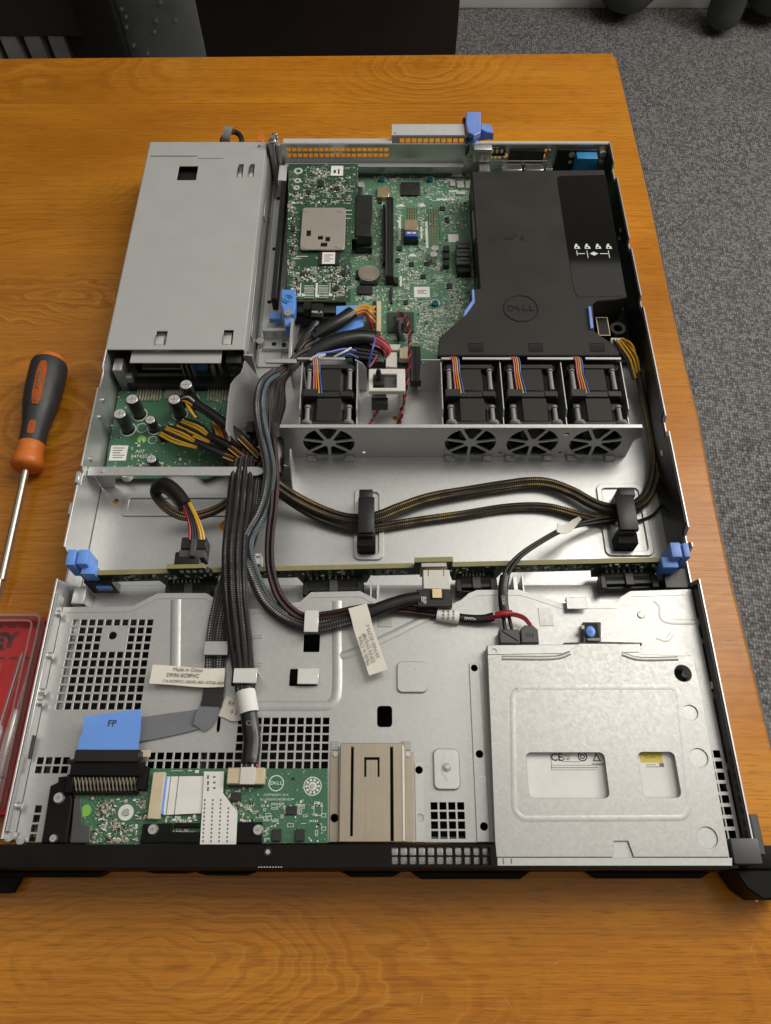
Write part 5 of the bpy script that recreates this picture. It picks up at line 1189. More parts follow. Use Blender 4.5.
# ------------------------------------------------------------------ front control board
cb = thing('control_board', (-100, 18, 33), 'green front control board with ribbon connectors and a round white logo', 'circuit board')
z = 34.6
b = MB('pcb_mid'); b.plate([xy(86, 845, z), xy(75, 795, z), xy(148, 795, z), xy(148, 768.5, z), xy(327.5, 768.5, z), xy(327.5, 843, z)], [circ(*xy(293, 780, z), 1.3), circ(*xy(318.5, 826, z), 1.3)], z - 1.6, z, .1); b.build('board', cb)
b = MB('pcb_dark')
b.mats = ['hole']; pbox(b, 82, 838, 150, 845, z + .02, z + .04, 0); b.build('board_shadow_gap', cb) if 0 else b.bm.free()
outlines(cb, (165, 786, 325, 842), z, 60, ((266, 774, 290, 800), (298, 774, 328, 800), (270, 828, 306, 842), (200, 770, 240, 845), (165, 770, 207, 816)), 45, 1.2, 4.)
scatter('small_components', cb, (90, 797, 147, 843), z, 260, ((117, 803, 135, 822), (80, 800, 95, 822), (140, 826, 165, 843)), ('tan', 'pale', 'chip', 'tan', 'silk'), 31, .6, 1.7, 1.0, .5)
scatter('small_components', cb, (224, 788, 258, 822), z, 60, (), ('tan', 'pale', 'chip', 'silk'), 32, .8, 2.0, 1., .2)
scatter('small_components', cb, (165, 816, 199, 822), z, 16, (), ('tan', 'pale', 'silk'), 33, 1., 2.2, 1., 0)
scatter('small_components', cb, (258, 786, 322, 842), z, 26, ((266, 774, 286, 800), (300, 774, 326, 800), (270, 828, 306, 842)), ('pale', 'silk', 'silk'), 34, .6, 1.5, .4, 0)
def cp(name, px0, py0, px1, py1, z1, m='black', bev=.3, z0=None, par=None): b = MB(m); pbox(b, px0, py0, px1, py1, z0 or z + .02, z1, bev); return b.build(name, par or cb)
cp('chip', 286, 806, 297, 814.5, z + 1.4, 'chip', .2); cp('chip', 231, 793, 241, 801, z + 1.4, 'chip', .2); cp('chip', 272, 829, 281, 841, z + 2, 'chip', .2); cp('chip', 295.5, 829, 304.5, 841, z + 2, 'chip', .2)
b = MB('pale')
for k in range(4): pbox(b, 284, 806.6 + k * 2, 286, 807.6 + k * 2, z + .02, z + .5, 0); pbox(b, 297, 806.6 + k * 2, 299, 807.6 + k * 2, z + .02, z + .5, 0)
b.build('chip_leg', cb)
b = MB('silk'); q = P(276.2, 783.2, z); b.plate(circ(q.x, q.y, 4.7, 28), [circ(q.x, q.y, 4.1, 28)], z + .02, z + .1); b.text('D', 2.9, flat(q.x - 2.5, q.y, z + .06), .08, bold=.05); b.text('E', 2.5, flat(q.x - .6, q.y, z + .06, R(38)), .08, bold=.05); b.text('L', 2.9, flat(q.x + 1.3, q.y, z + .06), .08, bold=.05); b.text('L', 2.9, flat(q.x + 3., q.y, z + .06), .08, bold=.05)
q = P(276, 795, z); b.text('COPYRIGHT 2014', 1.9, flat(q.x, q.y, z + .06), .06); q = P(276, 799.5, z); b.text('ALL RIGHTS RESERVED', 1.9, flat(q.x, q.y, z + .06), .06)
q = P(312.6, 786.2, z); b.plate(circ(q.x, q.y, 5.5, 28), [circ(q.x, q.y, 4.9, 28)], z + .02, z + .1)
for k in range(10): b.plate(circ(q.x + 3.7 * math.cos(R(k * 36)), q.y + 3.7 * math.sin(R(k * 36)), .85, 10), (), z + .02, z + .1)
b.plate(circ(q.x, q.y, 2.6, 18), (), z + .02, z + .1); 
a = xy(313.6, 815.5, z); c = xy(322.5, 803, z); b.plate(rect(a[0], c[0], a[1], c[1]), [rect(a[0] + .3, c[0] - .3, a[1] + .3, c[1] - .3)], z + .02, z + .1)
for r_ in ((188, 770, 192, 771), (195, 770, 199, 773), (171, 770.5, 183, 771)): pbox(b, *r_, z + .02, z + .1, 0)
b.build('silkscreen', cb)
b = MB('screw'); q = P(312.6, 786.2, z); b.cyl((q.x, q.y, z + .1), (q.x, q.y, z + .6), 1.4); b.build('screw', cb)
b = MB('dot_green'); q = P(86.2, 810.5, z); b.plate([(q.x - 2.5, q.y - 4)] + [(q.x + 3 * math.cos(R(t)), q.y + 3.4 * math.sin(R(t))) for t in range(-60, 181, 20)], (), z + .02, z + .15); b.build('inspection_dot', cb)
b = MB('silk'); q = P(126, 812.5, z); b.cyl((q.x, q.y, z + .02), (q.x, q.y, z + .3), 4.6, n=22); b.use('screw').cyl((q.x, q.y, z + .3), (q.x, q.y, z + .9), 2.3, 1.8); b.build('screw', cb)
cp('ribbon_socket', 150, 772, 162.5, 819, z + 3.6, 'cream', .4); cp('ribbon_socket', 227, 767.5, 264.5, 784, z + 6, 'cream', .5)
b = MB('white'); pbox(b, 240, 767, 255, 784.3, z + 6.02, z + 6.8, .3); b.use('chip'); pbox(b, 228, 784.5, 263, 787, z + .02, z + 1.4, 0); b.use('white')
for k in range(3): pbox(b, 241 + k * 5, 763, 242.5 + k * 5, 767, z + 4, z + 5.5, .2)
b.build('wire_plug', cb)
# black plastic carrier round the board
cr = thing('board_carrier', (-165, 15, CZ), 'black plastic carrier screwed down around the front control board', 'bracket')
def up(name, m, polys, z0, z1, bev=.5, par=cr):
    b = MB(m)
    for pl in polys: b.plate([xy(px, py, z1) for px, py in pl], (), z0, z1, bev)
    return b.build(name, par)
up('side_arm', 'bezel', [[(41, 843), (44, 825), (50, 786), (58, 782), (58, 777), (66, 776), (70, 790), (72, 800), (66, 843)]], CZ + .1, 37, .6)
up('base_block', 'grey_plastic', [[(70, 843), (74, 798), (81, 798), (82, 824), (90, 828), (90, 843)]], CZ + .1, 36, .4)
up('base_block', 'bezel', [[(140, 843), (143, 824), (172, 823), (172, 832), (199, 832), (199, 843)], [(228, 843), (228, 825), (236, 826), (238, 822), (262, 822), (262, 843)], [(174, 823), (199, 823), (199, 828), (174, 828)]], z + .05, 37, .4)
for px, py, zz, r in ((59, 798, 37, 3.5), (153, 829.5, 37, 3.3), (258, 830, 37, 3.3), (53.5, 838.5, 37, 2.4)):
    b = MB('screw'); q = P(px, py, zz); b.cyl((q.x, q.y, zz + .02), (q.x, q.y, zz + 1.2), r, r * .8, 18); b.use('steel_dark').cyl((q.x, q.y, zz + 1.2), (q.x, q.y, zz + 1.3), r * .3, n=6); b.build('screw', cr)
# white printed flat cable from the ribbon socket to the front
wr = thing('flat_cable', (-115, 15, z), 'white flat flexible cable with printed dashes bent down over the control board', 'cable')
zr = z + 2.2
b = MB('paper_white'); b.plate([xy(px, py, zr) for px, py in ((164.5, 776.5), (206, 776), (206, 813), (163.5, 815))], (), zr - .3, zr, .05); b.use('tag_blue'); pbox(b, 162.6, 776, 165.4, 814, zr, zr + .2, 0); b.use('rubber'); pbox(b, 168, 776.4, 169, 814.6, zr, zr + .05, 0); pbox(b, 176, 776.4, 177, 814.4, zr, zr + .05, 0); b.build('upper_run', wr)
b = MB('paper_white'); zr2 = zr + .9; b.plate([xy(px, py, zr2) for px, py in ((204, 771.5), (224, 771.5), (223, 793), (237.5, 812.5), (236, 845), (199.8, 845), (203, 793))], (), zr2 - .3, zr2, .05); b.use('ink_grey')
for i in range(4):
    for j in range(11): 
        px, py = 204 + i * 8 - j * .18, 799 + j * 4.1
        if px > 222 and py < 806: continue
        pbox(b, px, py, px + 1.6, py + 2.2, zr2 + .01, zr2 + .05, 0)
for j in range(3): pbox(b, 207, 775 + j * 6, 209, 779 + j * 6, zr2 + .01, zr2 + .05, 0); pbox(b, 213, 776 + j * 5.5, 215.5, 778 + j * 5.5, zr2 + .01, zr2 + .05, 0)
b.build('lower_run', wr)
# ------------------------------------------------------------------ cables
def lateral(pts, off, dz=0.):
    fr = []
    for i in range(len(pts)):
        a = pts[max(0, i - 1)]; c = pts[min(len(pts) - 1, i + 1)]; d = c - a; d.z = 0; d.normalize() if d.length > .01 else None
        fr.append(Vector((-d.y, d.x, 0)))
    o = off if isinstance(off, (list, tuple)) else [off] * len(pts)
    return [p + f * o[min(i, len(o) - 1)] + Vector((0, 0, dz)) for i, (p, f) in enumerate(zip(pts, fr))]
def cable(name, lab, cat, base, group=None): return thing(name, base, lab, cat, group)
def sleeve(par, pts, r, m, name='braided_sleeve', flat_=1., n=10, up=None, lab=None):
    b = MB(m); b.tube(pts, r, n, 8, flat_, up); return b.build(name, par, lab)
def wires(par, rows, r=.85, name='wire'):
    for pts, m in rows:
        b = MB(m); b.tube(pts, r, 6, 5); b.build(name, par)
def tagpaper(par, pts, w, name='paper_label', m='paper', side=None, sm=6, t=.25):
    b = MB(m); b.ribbon(pts, w, t, sm, side); return b.build(name, par)
def wrap(par, pts, r, m, name, flat_=1., n=14): b = MB(m); b.tube(pts, r, n, 4, flat_); return b.build(name, par)

# main black bundle down the middle left
c1 = cable('cable_bundle', 'thick bundle of black braided sleeves running down to the white plug of the control board', 'cable', P(236, 560, 30))
ctr = PP([(253, 428, 18), (247.5, 448, 24), (242, 475, 31), (238, 515, 38), (235, 555, 42), (236, 600, 42), (240, 640, 40), (243.5, 672, 37.5), (245.5, 692, 38.5)])
for i, off in enumerate((-6.6, -2.3, 2.0, 6.1)):
    sc = [.55, .75, 1, 1.02, 1.02, .95, .9, .7, .62]
    sleeve(c1, lateral(ctr, [off * s_ for s_ in sc], (-.6, .7, .5, -.8)[i]), 2.55, 'br_black')
ctr2 = PP([(236, 515, 34), (234, 555, 37), (235, 600, 37), (241, 645, 35), (244, 675, 34.5)])
sleeve(c1, lateral(ctr2, 3.5), 2.3, 'br_black')
wrap(c1, PP([(243.5, 667, 36), (245, 680, 37), (246.5, 690, 38), (248.5, 714, 38)]), 5.2, 'shrink', 'shrink_tube', .75)
o = wrap(c1, PP([(245.5, 691.5, 38.2), (247.2, 702, 38.6), (249, 713, 38.6)]), 6.3, 'paper_white', 'paper_label', .82)
wrap(c1, PP([(248.3, 710, 38.5), (250.5, 727, 39), (252, 742, 38.5), (250.5, 757, 39), (249.5, 764, 40)]), 5.4, 'shrink', 'shrink_tube', .62)
b = MB('rubber'); q = P(249.5, 723, 44); b.text('CP', 4.2, flat(q.x, q.y, 42.6, R(-6)), .08); b.build('marking', c1)
wires(c1, [(PP([(246 + k * 3, 758, 39 - (k % 2)), (244 + k * 4.2, 765, 40), (243 + k * 4.6, 770, 39)]), m) for k, m in enumerate(('wire_k', 'wire_k', 'wire_w', 'wire_r'))], .8)
tagpaper(c1, PP([(222, 706, 32.2), (229, 708, 32.6), (236, 711, 33.2), (243, 707, 35)]), 13, m='paper')
b = MB('ink_grey')
for k, t in enumerate(('R4', '0 2')): q = P(231 + k * 3, 703 + k * 9, 34); b.text(t, 3.4, flat(q.x, q.y, 33.9, R(-15)), .06)
b.build('printing', c1)

# wide grey ribbon with the blue pull tab
c2 = cable('ribbon_cable', 'grey ribbon cable in mesh sleeve with a blue FP pull tab on its plug', 'cable', P(150, 720, CZ))
b = MB('br_grey'); b.ribbon(PP([(262, 455, 20), (257, 480, 28), (253.5, 510, 33), (248.5, 538, 36), (239, 562, 36.4), (228, 585, 36), (221.5, 612, 34.5), (217.5, 635, 33.4), (215.5, 660, 32.8), (215, 672, 32.8)]), [11, 13, 14, 13, 14, 14, 15, 15, 13.5, 13], 1.5, 5); b.build('mesh_sleeve', c2)
tagpaper(c2, PP([(151, 674, 37.5), (175, 675.5, 36.6), (203, 677.8, 36.4), (224.5, 677.5, 36.2)]), 12.3, sm=4)
b = MB('ink_grey')
q = P(188, 669.8, 37.1); b.text('Made in China', 3.3, flat(q.x, q.y, 37.2, R(-2)), .06); q = P(183, 675.5, 37.1); b.text('DP/N 0C9FVC', 3.5, flat(q.x, q.y, 37.2, R(-2)), .06, bold=.04); q = P(193, 682, 37.1); b.text('CN-0C9FVC-28595-AB1-07D8-A04', 2.7, flat(q.x, q.y, 37.1, R(-2)), .06)
b.build('printing', c2)
b = MB('shrink'); b.ribbon(PP([(215, 671, 34.2), (214, 690, 34), (211.5, 706, 34)]), [13.5, 13.5, 13], 2.4, 4); b.build('shrink_tube', c2)
b = MB('ribbon'); b.ribbon(PP([(211, 703, 33.6), (207, 714, 33.8), (203, 722, 33.6), (199, 728, 33)]), [12.6, 13.4, 12, 8.5], .9, 4, Vector((.93, .36, 0))); b.ribbon(PP([(209, 712, 32.3), (196, 719.5, 32.4), (170, 724.5, 32.4), (150, 728, 32.6), (128, 731, 33)]), [9, 12.5, 14.3, 14.8, 15], .9, 5); b.build('flat_ribbon', c2)
b = MB('tag_blue')
tb = PP([(112.8, 713, 39.6), (112.2, 724, 40), (110.5, 738, 39.6), (108.6, 744, 39.3), (107.6, 750, 39)]); b.ribbon(tb, [35.2, 35.3, 35.8, 36.6, 37.2], .7, 4, Vector((1, 0, 0))); b.build('pull_tab', c2)
b = MB('ink'); q = P(112, 723.5, 40.6); b.text('FP', 5.6, flat(q.x, q.y, 40.55), .06, bold=.05); b.build('printing', c2)
b = MB('black'); pbox(b, 74, 749.5, 139.5, 762, 34.7, 43, .6); pbox(b, 67, 759, 143, 763.5, 34.7, 41.5, .5); b.use('bezel'); pbox(b, 70, 762.5, 142, 776, 34.7, 42, .6); pbox(b, 65.5, 774, 72.5, 793, 34.7, 41, .5); pbox(b, 137.5, 766, 146, 790, 34.7, 41, .5); pbox(b, 72, 791.8, 137.5, 794, 34.7, 38, .3); b.use('hole'); pbox(b, 72.5, 775.5, 137, 792, 34.7, 35.3, 0); plug = b.build('plug', c2)
b = MB('tin')
for i in range(17):
    x = 74.3 + i * 3.72; a = P(x, 777, 40); c = P(x + 2.2, 791, 36); b.cyl(a, c, .62, .4, 6); b.cyl(P(x + 3.0, 778, 39), P(x + .8, 790, 36), .4, .3, 5)
b.build('contact_pins', plug)
b = MB('cream'); pbox(b, 139, 750, 150, 757, 34.7, 36.5, .3); b.build('side_clip', c2)

# silver braided data cable to the drive board
c3 = cable('data_cable', 'silver and blue grey braided data cable curving to the gold socket of the drive board', 'cable', P(260, 590, CZ))
pts = PP([(276, 372, 40), (264, 382, 43), (259, 400, 43.5), (260.5, 425, 42), (266, 450, 42), (269.5, 472, 42), (267, 495, 41), (260, 515, 40), (250, 532, 40), (246, 546, 40), (248.5, 562, 40), (257, 585, 38), (268, 604, 36.5), (285, 618, 36), (302, 625, 36.2), (318, 626, 36.2), (340, 621, 36.4), (366, 613.5, 37)])
sleeve(c3, lateral(pts[:12], -1.9), 2.5, 'br_silver', n=12, flat_=.85); sleeve(c3, lateral(pts[10:], -.8), 3.5, 'br_silver', n=12, flat_=.9); sleeve(c3, lateral(pts[:14], 2.6, -.8), 2.5, 'br_blue', n=10, flat_=.85); sleeve(c3, lateral(pts[11:], 2.6, -1.2), 2.3, 'br_black', n=10, flat_=.8)
wrap(c3, PP([(356, 616, 37.5), (368, 613, 38), (385, 606.5, 39), (404, 600.5, 39), (420, 597.8, 39)]), 4.6, 'shrink', 'shrink_tube', .7)
b = MB('black'); pbox(b, 417, 589.5, 452, 607, 33.5, 41, .6); b.use('shrink'); pbox(b, 402, 594, 417.5, 602, 35.5, 40.6, 1); b.use('hole'); pbox(b, 429.5, 590, 444, 599.5, 41.02, 41.2, 0); plug = b.build('plug', c3)
b = MB('gold'); pbox(b, 432, 588.5, 442, 598, 41.2, 42.4, .3); b.use('silk'); q = P(423.5, 600, 41.1); b.text('BP', 4.8, flat(q.x, q.y, 41.15, R(-90)), .12); b.build('latch_plate', plug)
tagpaper(c3, PP([(357.5, 606, 42), (360.5, 616, 42.2), (364, 630, 40.6), (371.5, 652, 39.4), (378.5, 672.5, 39.6)]), 12.6, sm=5)
b = MB('ink_grey'); q0 = P(367, 640, 41); ang_ = math.atan2((P(378, 672, 40) - P(362, 625, 40)).y, (P(378, 672, 40) - P(362, 625, 40)).x) + math.pi
for off, t, d, sz in ((-3.9, 'Made in China', 6, 3.4), (-.2, 'DP/N 0Y674P', 5, 3.6), (3.6, '2A7N0D EC3TS-04 E0', -1, 3.1)):
    v = Vector((math.cos(ang_), math.sin(ang_), 0)); nrm = Vector((-v.y, v.x, 0)); c_ = q0 + v * (-d) + nrm * (-off); b.text(t, sz, flat(c_.x, c_.y, 41.0, ang_), .06) if 0 else b.text(t, sz, Matrix.Translation((c_.x, c_.y, 40.9)) @ Matrix.Rotation(ang_, 4, 'Z') @ Matrix.Rotation(R(-1.5), 4, 'Y'), .06)
b.build('printing', c3)

# dark red pair beside it, on to the disc drive
c4 = cable('drive_cable', 'dark red braided cable joining a small plug behind the optical drive', 'cable', P(270, 560, 36))
pts = PP([(272, 440, 36), (275, 475, 40), (273.5, 505, 41), (270, 535, 40.5), (269.5, 560, 40), (272.5, 578, 39), (280, 598, 37), (293, 612, 36), (306, 617.5, 36), (330, 615.5, 36), (365, 609, 35.5), (400, 609.5, 34.4), (437, 614, 34)])
sleeve(c4, lateral(pts, -1.6), 1.7, 'br_red'); sleeve(c4, lateral(pts, 1.7, .3), 1.7, 'br_red')
wrap(c4, PP([(437, 614.2, 34.2), (448, 616, 34.4), (459, 617.5, 34.4)]), 4.6, 'paper_white', 'paper_label', .8)
b = MB('ink_grey')
for k in range(3):
    for j in range(4): q = P(443.5 + k * 5, 611.5 + j * 3, 38); b.box(q.x - .6, q.x + .6, q.y - .7, q.y + .7, 37.9, 38.1, 0)
b.build('printing', c4)
wrap(c4, PP([(457.5, 617.5, 34.3), (470, 619, 34.6), (484, 619, 35.5), (494, 616.5, 37)]), 3.1, 'shrink', 'shrink_tube', .85)
b = MB('silk'); q = P(470, 618.5, 38); b.text('7PPPN', 2.8, flat(q.x, q.y, 37.4, R(-3)), .06); b.build('marking', c4)
wrap(c4, PP([(496, 615.6, 40), (503, 613.8, 41.6), (512, 613.4, 41.4)]), 2.2, 'wire_r', 'red_sleeve', 1.)
wires(c4, [(PP([(484, 618 + k, 36), (497, 616 + k * .6, 40), (512, 613.6 + k * .8, 41), (524, 617 + k, 40), (531, 625 + k, 38.5)]), m) for k, m in enumerate(('wire_r', 'wire_k', 'wire_r'))], 1.0)
b = MB('grey_plastic'); a = P(521.5, 643, 40); c = P(537.5, 625, 40); b.plate([(a.x, a.y), (c.x, a.y), (c.x, c.y - 3), (c.x - 3, c.y), (a.x + 3, c.y), (a.x, c.y - 3)], (), 32.5, 40, .7); b.use('black'); 
for k in range(3): pbox(b, 526 + k * 3, 633, 527.6 + k * 3, 637, 40.02, 40.2, 0)
b.build('plug', c4)

# thin twin cable from the far clip to the drive
c5 = cable('signal_cable', 'thin black twin cable with a white tie running to the optical drive plug', 'cable', P(520, 560, 36))
pts = PP([(612, 519, 10), (597, 521, 12), (578, 525, 18), (560, 531, 26), (540, 542, 34), (521, 555, 39), (509.5, 568, 41), (504, 582, 41), (502.5, 600, 39.5), (506, 616, 37.5), (508.5, 631, 36.5)])
for k, off in enumerate((-1.1, 1.1)): sleeve(c5, lateral(pts, [off * s_ for s_ in (1.4, 1.4, .9, .8, .8, .9, 1.2, 1.2, 1.2, 1.6, 2.2)], .3 * k), 1.25, 'wire_k', 'wire')
wrap(c5, PP([(505, 576, 41), (503, 590, 40.8), (503.5, 605, 39.2), (506, 618, 37.6)]), 3.4, 'shrink', 'shrink_tube', .7)
b = MB('white'); b.ribbon(PP([(557, 527.5, 30), (563, 529.5, 28), (570, 527, 27)]), 7, .5, 3); b.ribbon(PP([(569, 528, 27), (575, 522, 27), (580.5, 518, 28)]), [6, 5, 3], .5, 3, Vector((.3, .9, 0))); b.build('tie', c5)
b = MB('grey_plastic'); pbox(b, 499.5, 629, 520, 643.5, 32.5, 40, .7); b.use('black'); q0, q1 = P(502, 631, 40.1), P(518, 641, 40.1); b.tube([q0, q1], .35, 4, 1); b.build('plug', c5)
b = MB('silk'); q = P(503.5, 600, 43); b.text('ODD', 3.0, flat(q.x, q.y, 42.5, R(-85)), .06); b.build('marking', c5)

# two gold flecked power cables across the floor
c6 = cable('power_cable', 'gold flecked black power cable arching higher across the bare floor between two black clips', 'cable', P(470, 500, 2), 'power cables across the case floor')
up_ = PP([(262, 468, 30), (276, 484, 26), (298, 499, 18), (325, 512, 11), (350, 519, 8.5), (376, 517, 8.5), (400, 508, 8), (430, 498, 7.5), (470, 491, 7), (505, 485.5, 7), (530, 482.5, 7.5), (550, 484, 8), (572, 492, 9), (590, 502, 9.5), (606, 508, 9.5), (626, 509, 9), (643, 500, 9), (652, 485, 10), (655.5, 465, 11), (653.5, 440, 12), (649.5, 415, 14), (644, 390, 17), (640, 372, 20)])
sleeve(c6, lateral(up_, 2.0), 2.6, 'br_gold', n=12); sleeve(c6, lateral(up_, -2.2, -.4), 2.5, 'br_gold', n=12)
wires(c6, [(PP([(640 - k * 2.2, 374 + 2 * k, 20), (637 - k * 3.4, 358 + k, 26), (630 - k * 3.4, 347 + k, 27), (623 - k * 3.2, 340, 22)]), m) for k, m in enumerate(('wire_y', 'wire_y', 'wire_y', 'wire_k'))], .9)
wires(c6, [(PP([(635, 380, 14), (636.5, 362, 22), (632, 345, 29), (622, 338.5, 23)]), 'wire_y')], .9)
c7 = cable('power_cable', 'gold flecked black power cable lying lower and straighter between the same two black clips', 'cable', P(470, 515, 2), 'power cables across the case floor')
lo_ = PP([(265, 480, 22), (285, 497, 16), (310, 513, 9), (335, 524, 6.5), (358, 529, 6), (382, 526.5, 5.5), (420, 520.5, 5), (460, 515, 5), (500, 508.5, 5), (530, 506.3, 5.5), (552, 508, 6), (575, 514, 6.5), (595, 519, 6.5), (615, 520.5, 6.5)])
sleeve(c7, lateral(lo_, 1.2), 2.2, 'br_gold', n=12); sleeve(c7, lateral(lo_, -1.7, .2), 2.0, 'br_gold', n=12)
c8 = cable('loop_wire', 'thin black wire looping from the far clip towards the black lined wall', 'wire', P(660, 500, 6)); b = MB('wire_k'); b.tube(PP([(620, 521, 6), (640, 520.5, 5), (655, 513, 5), (663, 500, 6), (666, 484, 10), (664, 468, 14)]), 1.1, 6, 6); b.build('wire', c8)

# black cable clips
def clip(lab, px0, px1, py0, py1, sk=0.):
    k = thing('cable_clip', P((px0 + px1) / 2, py1, 3), lab, 'clip', 'black cable clips on the case floor'); L = py1 - py0
    b = MB('black'); pbox(b, px0 + 1 + sk, py0 + .13 * L, px1 - 1 + sk, py0 + .75 * L, 17.5, 22, .8); pbox(b, px0 + 2 + sk, py0, px1 - 2.5 + sk, py0 + .16 * L, 2.1, 20, .8); b.build('arch', k)
    b = MB('bezel'); pbox(b, px0, py0 + .78 * L, px1, py1, 2.1, 15, .7); b.use('grey_plastic'); pbox(b, px0 + 1.5 + sk, py0 + .72 * L, px1 - 1.5 + sk, py0 + .80 * L, 8, 19, .6); b.build('base', k); return k
clip('black plastic cable clip in the middle of the bare steel floor', 357, 375.5, 489, 547)
clip('black plastic cable clip near the black lined side wall', 617, 638, 487, 544, -.5)

# pigtail to the drive board
c9 = cable('power_pigtail', 'short looped power lead with yellow and black wires plugged into the drive board', 'cable', P(190, 510, 6))
pts = PP([(232, 500, 22), (216, 510, 16), (198, 516, 14), (182, 516, 16), (168, 509, 22), (158, 499, 28), (154.5, 491, 33), (158, 485.5, 36), (165, 484.5, 37.5)])
sleeve(c9, lateral(pts, 1.2), 2.3, 'br_gold'); sleeve(c9, lateral(pts, -1.8), 2.1, 'br_gold')
wrap(c9, PP([(155.5, 490, 34), (161, 485.5, 37), (169, 487.5, 39.5), (178, 496, 41), (184.5, 506, 42)]), 6.0, 'shrink', 'tape', .62)
wires(c9, [(PP([(183 + k * 1.2, 504 - k * .5, 42), (187.5 + k * 1.9, 517, 44), (190 + k * 2.4, 530, 44), (189.5 + k * 2.9, 540, 43)]), m) for k, m in enumerate(('wire_r', 'wire_k', 'wire_k', 'wire_k', 'wire_y', 'wire_y'))], 1.1)
b = MB('black'); pbox(b, 181, 537, 206, 549, 30, 43, .6); b.use('grey_plastic'); pbox(b, 190, 538, 196, 556, 42, 45, .5); pbox(b, 178.5, 549.5, 205, 557.5, 30, 42.5, .6); b.build('plug', c9)

# three leads from the power board
LB = ('power lead with long bare yellow wires nearest the tie bar on the power board', 'power lead with yellow and black wires in the middle of the power board', 'power lead with a white striped sleeve rearmost on the power board')
rows = [
    ([(164, 430, 14), (180, 437, 21), (199, 445, 22)], [(196, 443, 21), (208, 448, 23), (224, 455, 24), (240, 461, 23), (252, 464, 22)]),
    ([(180, 423, 14), (196, 430, 23), (212, 440, 25)], [(209, 436, 24), (219, 441, 26), (230, 447, 27), (243, 457, 26), (256, 463, 24)]),
    ([(177, 402, 12), (187, 398, 22), (199, 407, 27)], [(196, 404, 27), (210, 413, 29), (225, 424, 30), (240, 437, 29), (252, 449, 27), (260, 457, 25)])]
for i, (wp, sp_) in enumerate(rows):
    c = cable('power_lead', LB[i], 'cable', P(wp[0][0] + 30, wp[0][1] + 10, 8), 'power leads from the power board')
    wires(c, [(lateral(PP([(x, y, z_ + .9 * (k % 3)) for x, y, z_ in wp]), [(-5.4 + k * 2.15) * s_ for s_ in (1.0, 1.15, .55)]), m) for k, m in enumerate(('wire_y', 'wire_y', 'wire_k', 'wire_y', 'wire_y', 'wire_k') if i != 2 else ('wire_k', 'wire_y', 'wire_k', 'wire_w', 'wire_k', 'wire_k'))], .95)
    wrap(c, PP(sp_), 3.6 if i < 2 else 4.0, 'shrink', 'shrink_tube', .85)
    wires(c, [(lateral(PP([(x, y, z_ + 3.2) for x, y, z_ in sp_[-3:]]), off), m) for off, m in ((-2, 'wire_y'), (1.5, 'wire_o'))], .5, 'worn_wire')
    b = MB('black'); pbox(b, wp[0][0] - 5, wp[0][1] - 4, wp[0][0] + 4, wp[0][1] + 7, 8.05, 15, .5); b.build('plug', c)
c = cable('power_lead', 'short yellow and orange wires beside the guard plate at the power board edge', 'cable', P(218, 425, 8), 'power leads from the power board')
wires(c, [(PP([(213 + k * 1.5, 421, 9), (215 + k * 2.2, 428, 20), (219 + k * 2, 438, 24), (226 + k, 446, 24)]), m) for k, m in enumerate(('wire_y', 'wire_o', 'wire_y', 'wire_r'))], 1.0)
c = cable('power_lead', 'bare yellow wires arching at the rear of the power board between two capacitors', 'cable', P(188, 409, 8), 'power leads from the power board')
wires(c, [(PP([(182 + k * 1.6, 405, 9), (184.5 + k * 1.7, 400, 20), (189 + k * 1.5, 409, 26), (196 + k, 418, 26)]), m) for k, m in enumerate(('wire_y', 'wire_y', 'wire_k'))], 1.0)

# the tall loop of wires by the left fan
c10 = cable('wire_loom', 'dark loom of many wires looping up beside the single fan and down again', 'cable', P(270, 400, 4))
g = random.Random(9)
mts = ['wire_k', 'br_red', 'wire_k', 'br_gold', 'wire_k', 'br_red', 'wire_k', 'br_silver', 'wire_k', 'br_black', 'br_red', 'wire_k', 'br_gold', 'br_black', 'wire_k', 'br_black']
for k, m in enumerate(mts):
    t = k / (len(mts) - 1); j = lambda s_: g.uniform(-s_, s_)
    pts = PP([(330 - 4 * t + j(3), 345 + 6 * t, 30 - 8 * t), (305 - 4 * t, 350 + 12 * t + j(2), 35 - 6 * t), (284 + 2 * t + j(1), 366 + 13 * t, 38 - 9 * t), (264 + 20 * t + j(1), 380 + 10 * t, 39 - 14 * t), (260 + 23 * t + j(1), 402 + 4 * t, 37 - 15 * t), (262 + 16 * t + j(1), 428 + j(2), 36 - 12 * t), (266 + 6 * t, 455, 34 - 12 * t), (268 + 5 * t, 478, 30 - 10 * t)])
    b = MB(m); b.tube(pts, 1.55 if 'br' in m else 1.35, 7, 7); b.build('wire', c10)
wrap(c10, PP([(262.5, 428, 36), (266, 440, 36), (269, 456, 35)]), 8.6, 'shrink', 'tape', .7) if 0 else None
b = MB('black'); pbox(b, 246, 420, 256, 432, 10, 32, 2); pbox(b, 263, 423, 280, 431, 8, 26, 2); b.build('binding_clip', c10)
wrap(c10, PP([(273, 427, 26), (274.5, 442, 26), (275, 458, 25), (273, 474, 24)]), 7.5, 'shrink', 'tape', .8)

